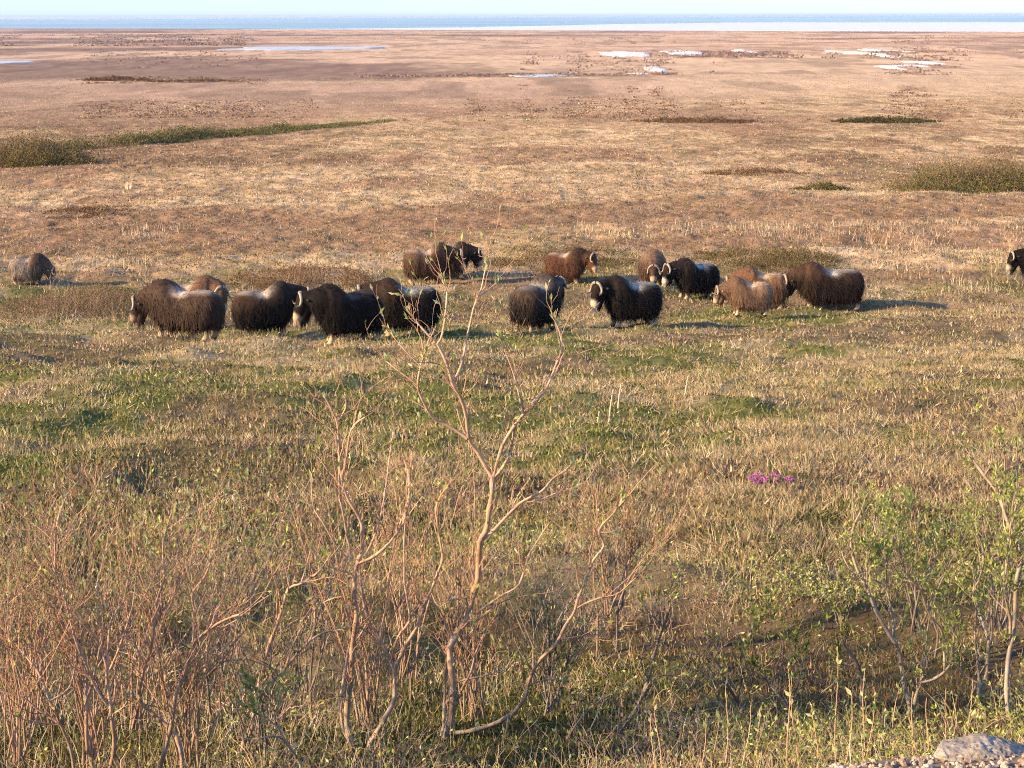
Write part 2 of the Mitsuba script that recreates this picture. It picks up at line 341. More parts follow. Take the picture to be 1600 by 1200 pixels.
    # horns: boss on the forehead, down past the cheek, hooked up at the tip
    if horns:
        for s in (-1, 1):
            q = [fh - fdir * .10 + front * .13 + side * s * .025, fh - fdir * .08 + front * .13 + side * s * .10, fh + fdir * .04 + front * .07 + side * s * .185, fh + fdir * .16 + front * .07 + side * s * .205,
                 fh + fdir * .20 + front * .14 + side * s * .235, fh + fdir * .14 + front * .20 + side * s * .265]
            u = np.linspace(0, 1, 14)
            Q = PchipInterpolator(np.linspace(0, 1, 6), np.array(q))(u)
            rr = np.interp(u, [0, .2, .5, .8, 1], [.046, .040, .028, .017, .005])
            cl = np.array([.29, .23, .165])[None] * (1 - .75 * sst(.78, 1, u))[:, None]
            vv, ff, c3 = tubes(world(Q)[None], rr[None] * scale, 8, cl[None])
            put(name(k + '__horn'), vv, ff, c3, 'horn_bsdf', True)
    for s in (-1, 1):
        e = trimesh.creation.icosphere(1, .022); ep = fh + fdir * .13 + front * .10 + side * s * .125
        put(name(k + '__eye'), world(e.vertices + ep), e.faces, np.full((len(e.vertices), 3), .006), 'horn_bsdf', True)
        ear = trimesh.creation.icosphere(2, 1.0); ev = ear.vertices * [.035, .085, .03] * np.array([1, 1, 1])
        ev = ev[:, :1] * front + ev[:, 1:2] * side * 1.0 + ev[:, 2:] * fdir + fh - fdir * .02 - front * .06 + side * s * .22
        put(name(k + '__ear'), world(ev), ear.faces, np.tile(coat * 2.2 + .02, (len(ev), 1)), 'coat_bsdf', True)
    tag(k, label, 'muskox', 'muskox herd grazing on the tundra')
    return c

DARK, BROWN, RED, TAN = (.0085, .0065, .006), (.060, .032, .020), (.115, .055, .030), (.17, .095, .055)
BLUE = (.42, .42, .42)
OX = [
 (46, 447, 8, .80, 'gaunt moulting muskox with ragged grey wool at the far left edge', dict(coat=(.11, .075, .055), hump=(.06, .042, .032), saddle=(.28, .225, .185), moult=.5, low=.75, yaw=-10, stride=.3)),
 (287, 533, 158, 1.03, 'brown muskox with lowered head, nearest of the left group, facing left', dict(coat=(.038, .024, .018), rump=(.056, .036, .026), saddle=(.55, .45, .38), low=.45, yaw=22, long=.95, face=(.3, .2, .15))),
 (300, 512, -6, 1.05, 'brown muskox mostly hidden behind the nearest left one, facing right', dict(coat=(.10, .058, .036), saddle=(.55, .42, .30), rump=(.17, .10, .06), low=.15, yaw=-50)),
 (416, 521, 17, 1.02, 'dark muskox with lit brown rump, facing right with dark lowered head', dict(coat=(.012, .009, .008), rump=(.055, .033, .023), saddle=(.52, .46, .40), hump=(.026, .019, .016), low=.05)),
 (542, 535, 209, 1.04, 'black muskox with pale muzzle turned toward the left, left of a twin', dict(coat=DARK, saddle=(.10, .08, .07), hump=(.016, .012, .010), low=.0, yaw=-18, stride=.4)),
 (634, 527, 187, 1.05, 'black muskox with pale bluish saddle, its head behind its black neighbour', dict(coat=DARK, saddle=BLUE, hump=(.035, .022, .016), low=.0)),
 (670, 447, 10, 1.05, 'brown muskox in the back row behind the tall willow twig, facing right', dict(coat=(.055, .030, .020), hump=(.06, .036, .026), rump=(.10, .06, .04), saddle=(.45, .36, .28), low=.12)),
 (704, 437, 2, .95, 'dark muskox mostly hidden behind the brown one in the back row', dict(coat=(.03, .02, .016), saddle=BLUE, low=.15)),
 (839, 517, 58, 1.04, 'dark muskox seen from behind, walking away with shaggy rump', dict(coat=(.014, .011, .010), rump=(.06, .042, .033), hump=(.065, .052, .045), saddle=(.30, .27, .25))),
 (886, 446, -14, .93, 'reddish brown muskox with pale face, facing right in the back row', dict(coat=(.09, .042, .025), hump=(.05, .03, .02), saddle=(.50, .38, .28), low=.05, yaw=-22)),
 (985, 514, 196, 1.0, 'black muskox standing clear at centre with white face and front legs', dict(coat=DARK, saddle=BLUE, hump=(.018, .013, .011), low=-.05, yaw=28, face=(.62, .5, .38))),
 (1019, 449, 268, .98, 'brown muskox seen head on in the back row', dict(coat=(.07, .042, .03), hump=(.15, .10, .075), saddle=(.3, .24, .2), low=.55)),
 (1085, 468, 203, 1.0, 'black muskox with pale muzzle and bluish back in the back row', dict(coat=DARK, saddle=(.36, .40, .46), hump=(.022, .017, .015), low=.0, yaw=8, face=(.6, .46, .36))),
 (1189, 485, 174, 1.0, 'tan muskox mostly hidden behind the other tan one', dict(coat=(.10, .055, .032), rump=(.17, .10, .06), saddle=(.55, .43, .31), low=.3)),
 (1168, 499, 183, .86, 'tan muskox with pale legs standing in front of another, facing left', dict(coat=(.15, .093, .06), rump=(.23, .15, .10), hump=(.13, .08, .052), saddle=(.58, .46, .34), legs=(.62, .46, .30), low=.3)),
 (1292, 485, 184, 1.12, 'large dark brown muskox at right with pale horn boss and lowered head', dict(coat=(.022, .014, .010), hump=(.060, .035, .023), rump=(.035, .022, .016), saddle=(.50, .47, .44), low=.32, stride=.5, long=.94)),
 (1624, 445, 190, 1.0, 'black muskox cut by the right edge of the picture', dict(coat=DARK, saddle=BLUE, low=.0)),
]
for q, (px, py, hd, sc, lab, kw) in enumerate(OX): muskox(px, py, hd, sc, lab, seed=q, **kw)

# ------------------------------------------------------------------ grass, heath and ground cover
def blades(x, y, h, w, lean, az, col, bent=False, sink=.02):
    """thin grass blades: base points x, y on the ground; one triangle each, or three when bent"""
    z = gz(x, y) - sink
    B = np.stack([x, y, z], 1)
    D = np.stack([np.cos(az) * np.sin(lean), np.sin(az) * np.sin(lean), np.cos(lean)], 1)
    S = np.stack([-np.sin(az), np.cos(az), 0 * az], 1)
    tw = R.uniform(0, np.pi, len(x)); S = S * np.cos(tw)[:, None] + np.cross(D, S) * np.sin(tw)[:, None]
    S = S * np.array([1, .35, 1]); S /= np.linalg.norm(S, axis=1, keepdims=True) + 1e-9
    S = S * (w / 2)[:, None]
    if not bent:
        v = np.stack([B - S, B + S, B + D * h[:, None]], 1).reshape(-1, 3)
        return v, np.arange(len(v)).reshape(-1, 3), np.repeat(col, 3, 0)
    M = B + D * (h * .55)[:, None]; D2 = D * .75 + np.stack([np.cos(az), np.sin(az), -.35 + 0 * az], 1) * (np.sin(lean) * .9)[:, None]
    Tp = M + D2 * (h * .55)[:, None]
    v = np.stack([B - S, B + S, M - S * .8, M + S * .8, Tp], 1).reshape(-1, 3)
    f = np.array([[0, 1, 3], [0, 3, 2], [2, 3, 4]])[None] + (np.arange(len(x)) * 5)[:, None, None]
    return v, f.reshape(-1, 3), np.repeat(col, 5, 0)
def scatter(n, d0, d1, power=1.0, wide=.32, pad=.8):
    """n places between distances d0 and d1, sparser with distance"""
    u = R.random(n)
    y = (d0 ** (1 - power) + u * (d1 ** (1 - power) - d0 ** (1 - power))) ** (1 / (1 - power)) if power != 1 else d0 * (d1 / d0) ** u
    return R.uniform(-1, 1, n) * (wide * y + pad), y
def kinds(x, y):
    a = nfbm(x / 1.3, y / 1.6, 40, 3); b = nfbm(x / 7.0, y / 9.0, 50, 3)
    straw = sst(.38, .66, a * .6 + b * .4)
    heath = sst(.50, .62, nfbm(x / 3.1, y / 4.0, 90, 3))
    return straw, heath
def jit(col, n, s=.25, hue=.10):
    return np.asarray(col) * (1 + R.normal(0, s, (n, 1))).clip(.35, 1.9) * (1 + R.normal(0, hue, (n, 3)))
def pick(*w):
    """index by weights, per place"""
    w = np.cumsum(np.stack(w, 1), 1); return (R.random(len(w))[:, None] * w[:, -1:] > w).sum(1)

grass, greens, heath = Soup(), Soup(), Soup()
# tussocks: blades arching out from a common foot
def tussocks(n, d0, d1, per, hh, ww, spread, power=1.6, straw_only=False):
    x, y = scatter(n, d0, d1, power)
    st, he = kinds(x, y)
    ok = R.random(n) < (.12 + .88 * st) * (1 - .75 * he)
    x, y, st = x[ok], y[ok], st[ok]; n = len(x)
    size = R.uniform(.6, 1.5, n)
    pale = R.random(n) < .25
    col = np.where(pale[:, None], PALE, STRAW) * R.uniform(.7, 1.15, (n, 1))
    gr = R.random(n) < .18
    col = np.where(gr[:, None], np.array([.22, .21, .07]) * R.uniform(.7, 1.2, (n, 1)), col)
    col, size, X, Y = [np.repeat(q, per, 0) for q in (col, size, x, y)]
    m = len(X); az = R.uniform(0, 2 * np.pi, m); rr = spread * size * np.sqrt(R.random(m))
    lean = np.clip(.25 + 1.1 * rr / (spread * 1.5) + R.normal(0, .25, m), 0, 1.45)
    X = X + rr * np.cos(az); Y = Y + rr * np.sin(az)
    h = hh * size * R.uniform(.6, 1.25, m); w = ww * (Y / d0) ** .55 * R.uniform(.6, 1.3, m)
    return X, Y, h, w, lean, az, jit(col, m, .18, .05)
grass.add(*blades(*tussocks(500, 6.6, 18, 22, .20, .0045, .10), bent=True))
grass.add(*blades(*tussocks(12000, 16, 62, 20, .165, .009, .17)))
grass.add(*blades(*tussocks(7000, 55, 260, 9, .17, .022, .45, 2.0)))
# short cover between the tussocks
def cover(n, d0, d1, hh, ww, power=1.6, wide=.32):
    x, y = scatter(n, d0, d1, power, wide)
    st, he = kinds(x, y)
    band = sst(60, 68, y) * sst(112, 88, y) * sst(.38, .56, nfbm(x / 16, y / 6, 99, 3))
    k = pick((.25 + .7 * st) * (.35 + .65 * sst(12, 24, y)) * (1 - .75 * band), (1 - st) * 1.5 * (1 - .5 * he) * (1 - .75 * sst(56, 80, y)), .14 + .95 * he + .8 * band + .25 * sst(20, 10, y))
    h = hh * R.uniform(.5, 1.4, n) * np.array([1.15, .7, .9])[k]; w = ww * (y / d0) ** .55 * R.uniform(.6, 1.4, n)
    return x, y, h, w, R.uniform(.05, 1.1, n), R.uniform(0, 2 * np.pi, n), k
for n, d0, d1, hh, ww in [(300000, 6.4, 18, .062, .008), (330000, 16, 62, .085, .017), (230000, 54, 330, .12, .030)]:
    x, y, h, w, lean, az, k = cover(n, d0, d1, hh, ww)
    for q, (soup, col) in enumerate([(grass, STRAW), (greens, None), (heath, HEATH)]):
        m = k == q; nn = m.sum()
        if q == 1: c = np.where((R.random(nn) < .5)[:, None], GREEN, MOSS * 1.1)
        elif q == 2: c = np.where((R.random(nn) < .35)[:, None], TWIG, np.where((R.random(nn) < .2)[:, None], RUST, HEATH))
        else:
            c = np.where((R.random(nn) < .3)[:, None], PALE * .9, STRAW * .85)
            c = c + (np.array([.23, .20, .145]) - c) * (.85 * sst(20, 9, y[m]))[:, None]
        soup.add(*blades(x[m], y[m], h[m], w[m] * (1.5 if q == 1 else 1), lean[m], az[m], jit(c, nn, .25, .06) * np.where(R.random(nn) < .45 * sst(22, 12, y[m]), .45, 1.0)[:, None]))
# bands of tall pale grass beyond the herd
def grass_band(px0, px1, py0, py1, n, hh):
    px, py = R.uniform(px0, px1, n), R.uniform(py0, py1, n)
    r = ray(px, py); r = r / r[:, 1:2]
    d = 9.22 / -r[:, 2] * (1 + R.normal(0, .012, n))
    x, y = r[:, 0] * d, d
    ok = nfbm(x / 2.2, y / 5, 33, 2) > R.uniform(.42, .66, n); x, y = x[ok], y[ok]; n = len(x)
    grass.add(*blades(x, y, hh * R.uniform(.3, 1.35, n), np.full(n, .022) * R.uniform(.5, 1.5, n), np.abs(R.normal(0, .42, n)), R.uniform(0, 6.28, n), jit(PALE * .95, n, .25, .05)))
grass_band(900, 1620, 350, 376, 2400, .32)
grass_band(190, 350, 360, 378, 500, .36)
grass_band(80, 260, 398, 422, 260, .40)
grass_band(1360, 1620, 372, 470, 1100, .32)
grass.put('tundra_grass', 'blade_bsdf'); tag('tundra_grass', 'dry straw coloured tussock grass all over the plain', 'grass', kind='stuff')
greens.put('moss_cover', 'blade_bsdf'); tag('moss_cover', 'low green moss and new grass between the tussocks', 'moss', kind='stuff')
heath.put('heath_cover', 'blade_bsdf'); tag('heath_cover', 'low reddish brown heath twigs between the tussocks', 'heath', kind='stuff')

# ------------------------------------------------------------------ leaves and twigs
LEAF, YOUNG, SILVER = np.array([.23, .27, .065]), np.array([.42, .46, .14]), np.array([.50, .50, .28])
def leaves(P, D, L, Wd, col):
    n = len(P)
    S = np.cross(D, R.normal(0, 1, (n, 3))); S /= np.linalg.norm(S, axis=1, keepdims=True) + 1e-9
    M = P + D * (L * .45)[:, None]; N_ = np.cross(D, S)
    v = np.stack([P, M - S * (Wd / 2)[:, None], M + S * (Wd / 2)[:, None], P + D * L[:, None] + N_ * (L * .12)[:, None]], 1)
    f = np.array([[0, 2, 1], [1, 2, 3]])[None] + (np.arange(n) * 4)[:, None, None]
    return v.reshape(-1, 3), f.reshape(-1, 3), np.repeat(col, 4, 0)
def unit(v): return v / (np.linalg.norm(v, axis=-1, keepdims=True) + 1e-9)
def grow(P, D, L, k, curl=.25, up=.15):
    """curved twigs from P along D"""
    n = len(P); Q = [P]; d = unit(D)
    for i in range(k - 1):
        d = unit(d + R.normal(0, curl, (n, 3)) + np.array([0, 0, up]))
        Q.append(Q[-1] + d * (L / (k - 1))[:, None])
    return np.stack(Q, 1)

# low dwarf willow all over the near slope
tw, lf = Soup(), Soup()
def dwarf(n, d0, d1, hh, rad, nleaf, leafl, mask=None, power=1.5, wide=.32):
    x, y = scatter(n, d0, d1, power, wide)
    dens = .12 + .88 * sst(.36, .58, nfbm(x / 1.1, y / 1.5, 130, 3))
    ok = R.random(n) < dens * (1 if mask is None else mask(x, y)); x, y = x[ok], y[ok]; n = len(x)
    P = np.stack([x, y, gz(x, y) - .03], 1)
    D = unit(R.normal(0, .75, (n, 3)) + np.array([0, 0, .9])); L = hh * R.uniform(.5, 1.5, n)
    Q = grow(P, D, L, 5, .35, .1)
    Q[:, :, 2] = np.maximum(Q[:, :, 2], P[:, None, 2])
    rr = np.linspace(1, .35, 5)[None] * (rad * (y / d0) ** .5 * R.uniform(.6, 1.4, n))[:, None]
    kind = R.random(n)
    c = np.where((kind < .45)[:, None], TWIG, np.where((kind < .8)[:, None], np.array([.22, .14, .10]), np.array([.30, .26, .22])))
    c = jit(c, n, .42, .06)
    tw.add(*tubes(Q, rr, 3, np.repeat(c[:, None], 5, 1)))
    if nleaf:
        green = sst(.40, .58, nfbm(x / 2.5, y / 3.5, 140, 2))
        m = n * nleaf; i = np.repeat(np.arange(n), nleaf); seg = R.integers(1, 5, m)
        ok = R.random(m) < .15 + .85 * green[i]; i, seg = i[ok], seg[ok]; m = len(i)
        Pl = Q[i, seg]; Dl = unit(unit(Q[i, seg] - Q[i, seg - 1]) + R.normal(0, .55, (m, 3)))
        kk = R.random(m)
        cl = np.where((kk < .45)[:, None], LEAF, np.where((kk < .85)[:, None], YOUNG, SILVER))
        Lf = leafl * R.uniform(.6, 1.4, m) * (Pl[:, 1] / d0) ** .4
        lf.add(*leaves(Pl, Dl, Lf, Lf * .42, jit(cl, m, .34, .06)))
dwarf(24000, 6.3, 17, .19, .0019, 11, .021)
dwarf(14000, 13, 30, .20, .0026, 9, .027, lambda x, y: sst(24, 14, y) * .9 + .1)
dwarf(2500, 24, 60, .22, .005, 2, .05, lambda x, y: sst(.5, .62, nfbm(x / 6, y / 8, 150, 2)))
# denser brown brush in front of and among the left of the herd
dwarf(4000, 44, 68, .50, .006, 2, .05, lambda x, y: sst(-3.5, -6, x - .02 * (y - 50)) * sst(46, 50, y + .5 * x + 4), 1.2)
tw.put('dwarf_willow_twigs', 'bark_bsdf'); tag('dwarf_willow_twigs', 'tangle of thin grey and brown dwarf willow twigs on the near slope', 'shrub', kind='stuff')
lf.put('dwarf_willow_leaves', 'leaf_bsdf'); tag('dwarf_willow_leaves', 'small new green leaves of the dwarf willow carpet', 'leaves', kind='stuff')

# ------------------------------------------------------------------ far and middle thickets: many stems and leaf tufts in a low dome
def thicket(cx, cy, rx, ry, h, n, label, leafy=.6, leafsize=.2, stem=.02, cols=None, slant=0.0, taper=0.0, twigcol=(.16, .10, .065)):
    k = name('willow_thicket'); a, b = Soup(), Soup()
    u = np.where(R.random(n * 2) < .8, R.random(n * 2) ** .5, np.abs(R.normal(0, .62, n * 2))); th = R.uniform(0, 2 * np.pi, n * 2)
    edge = 0.75 + .5 * nfbm(np.cos(th) * 1.5 + cx, np.sin(th) * 1.5, 2, 2)
    ex, ey = u * np.cos(th) * edge, u * np.sin(th) * edge
    x, y = cx + ex * rx, cy + ey * ry + slant * ex * rx
    keep = nfbm(x / (rx * .22 + .5), y / (ry * .35 + .5), 7, 3) > R.uniform(.18, .55, n * 2); x, y, ex, ey = x[keep][:n], y[keep][:n], ex[keep][:n], ey[keep][:n]; m = len(x)
    hh = h * (1 - taper * ex) * (.45 + 1.1 * nfbm(x / 5.0, y / 6.0, 31, 2)) * np.clip(1.05 - .9 * (ex**2 + ey**2) ** .8, .12, 1) * (.30 + 1.25 * nfbm(x / (h * 1.9), y / (h * 2.4), 8, 3)) * R.uniform(.7, 1.1, m)
    P = np.stack([x, y, gz(x, y) - .05], 1)
    Q = grow(P, R.normal(0, .55, (m, 3)) + np.array([0, 0, 1.0]), hh, 4, .3, .1)
    rr = np.linspace(1, .3, 4)[None] * (.6 * stem * R.uniform(.6, 1.4, m))[:, None]
    a.add(*tubes(Q, rr, 3, np.repeat(jit(twigcol, m, .25, .06)[:, None], 4, 1)))
    a.put(k + '__stems', 'bark_bsdf'); tag(k + '__stems', kind='stuff')
    leafsize *= .62; per = 15; i = np.repeat(np.arange(m), per); seg = R.integers(1, 4, m * per); t = R.random(m * per)[:, None]
    Pl = Q[i, seg] * t + Q[i, seg - 1] * (1 - t) + R.normal(0, .13 * h, (m * per, 3)) * [1.3, 1.3, .45]
    tone = nfbm(Pl[:, 0] / (rx * .3), Pl[:, 1] / (ry * .4), 17, 3)
    ok = R.random(m * per) < leafy * sst(.2, .6, tone) + .1; Pl, tone = Pl[ok], tone[ok]
    c0, c1 = cols if cols else ((.085, .095, .03), (.17, .15, .055))
    cl = np.asarray(c0) + (np.asarray(c1) - np.asarray(c0)) * sst(.35, .65, tone + R.normal(0, .08, len(tone)))[:, None]
    b.add(*leaves(Pl, unit(R.normal(0, 1, (len(Pl), 3)) + [0, 0, .8]), leafsize * R.uniform(.6, 1.4, len(Pl)), leafsize * .5 * R.uniform(.6, 1.4, len(Pl)), jit(cl, len(Pl), .2, .05)))
    b.put(k + '__leaves', 'leaf_bsdf'); tag(k + '__leaves', kind='stuff')
    tag(k, label, 'shrub', 'willow thickets on the plain')
def thicket_px(px0, px1, ptop, pbase, n, label, depth=None, **kw):
    """a thicket from its extent as seen: its foot at pbase, its crown at ptop"""
    c = ground_at((px0 + px1) / 2, pbase, 40); d = c[1]
    rx = (px1 - px0) / 2 / F * d; h = max((pbase - ptop) / F * d * .95, .3); ry = depth or max(min(rx * .5, d * .05), 1.0)
    thicket(c[0], d + ry * .55, rx, ry, h, n, label, **kw)
REDC = ((.12, .075, .04), (.19, .115, .06))
thicket_px(1385, 1680, 226, 297, 2600, 'large green willow mound at the right edge of the plain', leafy=.9, leafsize=.16, cols=((.095, .115, .035), (.20, .19, .065)))
thicket_px(-70, 150, 214, 258, 2200, 'dense green and rust willow thicket at the left edge', leafy=.9, leafsize=.2, cols=((.10, .095, .035), (.20, .165, .06)))
thicket(-26.0, 148.0, 14.0, 4.2, 1.05, 3400, 'long green willow thicket running out from the left edge and tapering toward the middle', leafy=.95, leafsize=.24, slant=1.8, taper=.55, cols=((.10, .11, .04), (.19, .175, .07)))
thicket_px(1305, 1468, 180, 192, 700, 'dark green willow strip above the mound at right', leafy=.8, leafsize=.3, cols=((.06, .06, .025), (.12, .11, .045)))
thicket_px(1000, 1192, 183, 192, 600, 'thin dark brown willow strip right of centre', leafy=.4, leafsize=.3, cols=REDC)
thicket_px(120, 235, 119, 127, 500, 'dark far willow clump at left of the plain', leafy=.6, leafsize=.5, cols=REDC, stem=.05)
thicket_px(225, 365, 125, 129, 350, 'low far willow strip right of the dark clump', leafy=.6, leafsize=.5, cols=REDC, stem=.05)
thicket_px(1245, 1335, 279, 295, 500, 'small low green willow patch left of the large mound', leafy=.9, leafsize=.14)
thicket_px(1085, 1260, 258, 272, 700, 'low brown willow patch beyond the right of the herd', leafy=.4, leafsize=.14, cols=REDC)
thicket_px(335, 590, 420, 448, 2200, 'low brown heath patch behind the left group of animals', leafy=.5, leafsize=.09, cols=REDC, stem=.009, depth=3.2)
thicket_px(1085, 1340, 394, 420, 1900, 'low olive heath patch behind the right animals', leafy=.8, leafsize=.09, stem=.009, cols=((.085, .085, .03), (.15, .12, .05)), depth=4)
thicket_px(750, 1020, 394, 418, 1800, 'low olive brown heath patch behind the centre of the herd', leafy=.7, leafsize=.09, stem=.009, cols=((.085, .075, .03), (.15, .11, .05)), depth=4)
thicket_px(-40, 200, 446, 500, 2600, 'tall greyish brown brush at the left edge beside the herd', leafy=.5, leafsize=.08, stem=.008, cols=((.13, .10, .05), (.20, .15, .08)), depth=5)
thicket_px(60, 190, 322, 338, 600, 'dark low heath strip out on the left plain', leafy=.6, leafsize=.14, cols=REDC, depth=3)

# low scrub of the far plain, in bands and banks: too far to count
scrub = Soup()
def scrub_band(px0, px1, py0, py1, n, col, size, lo=.30):
    px, py = R.uniform(px0, px1, n), R.uniform(py0, py1, n)
    r = ray(px, py); r = r / r[:, 1:2]; d = np.full(n, 200.0)
    for _ in range(12): d = base_z(r[:, 0] * d, d) / r[:, 2] * .7 + d * .3
    x, y = r[:, 0] * d, d
    ok = nfbm(x / (d * .035), y / (d * .16), 61, 3) > R.uniform(lo + .07, lo + .19, n); x, y = x[ok], y[ok]; n = len(x); per = 16
    sz = .62 * size * R.uniform(.5, 1.4, n)
    i = np.repeat(np.arange(n), per); m = len(i); o = R.normal(0, .55, (m, 3)) * sz[i][:, None] * [2.2, 2.2, .20]
    P = np.stack([x[i], y[i], gz(x, y)[i]], 1) + o; P[:, 2] = np.maximum(P[:, 2], gz(x, y)[i]) - .05
    D = unit(R.normal(0, .8, (m, 3)) * [1, 1, .6] + [0, 0, .25]); L = sz[i] * R.uniform(.4, .9, m)
    scrub.add(*leaves(P, D, L, L * .7, jit(col, m, .22, .05)))
MAUVE, OLIVE, BRN = (.23, .165, .14), (.15, .135, .07), (.20, .13, .09)
scrub_band(-40, 380, 53, 72, 900, MAUVE, 1.6); scrub_band(380, 800, 48, 66, 500, MAUVE, 1.6, .42); scrub_band(700, 1640, 56, 70, 700, MAUVE, 1.4, .40)
scrub_band(1040, 1400, 82, 92, 700, MAUVE, 1.1, .26); scrub_band(1380, 1640, 76, 96, 500, MAUVE, 1.0, .36); scrub_band(820, 1060, 82, 118, 700, MAUVE, .9, .38)
scrub_band(1060, 1640, 100, 118, 700, MAUVE, .8, .40); scrub_band(560, 1060, 114, 119, 600, MAUVE, .7, .25); scrub_band(-40, 560, 74, 104, 500, MAUVE, .9, .42)
scrub_band(-40, 420, 120, 134, 500, BRN, .6, .40); scrub_band(600, 1640, 134, 154, 900, BRN, .55, .42)
scrub_band(-40, 1640, 156, 186, 3800, BRN, .42, .34); scrub_band(250, 1000, 160, 178, 900, (.42, .34, .25), .35, .40); scrub_band(700, 1640, 178, 194, 1100, OLIVE, .38, .42)
scrub_band(-40, 1640, 190, 262, 2400, BRN, .28, .44); scrub_band(-40, 1640, 250, 350, 3800, (.16, .11, .06), .20, .42); scrub_band(900, 1640, 258, 300, 900, OLIVE, .24, .40)
scrub_band(-40, 1640, 318, 425, 7000, (.17, .105, .065), .15, .36); scrub_band(-40, 1640, 385, 440, 1500, (.13, .125, .05), .14, .38)
scrub.put('far_scrub', 'blade_bsdf'); tag('far_scrub', 'low brown and mauve scrub in bands over the far plain', 'scrub', kind='stuff')

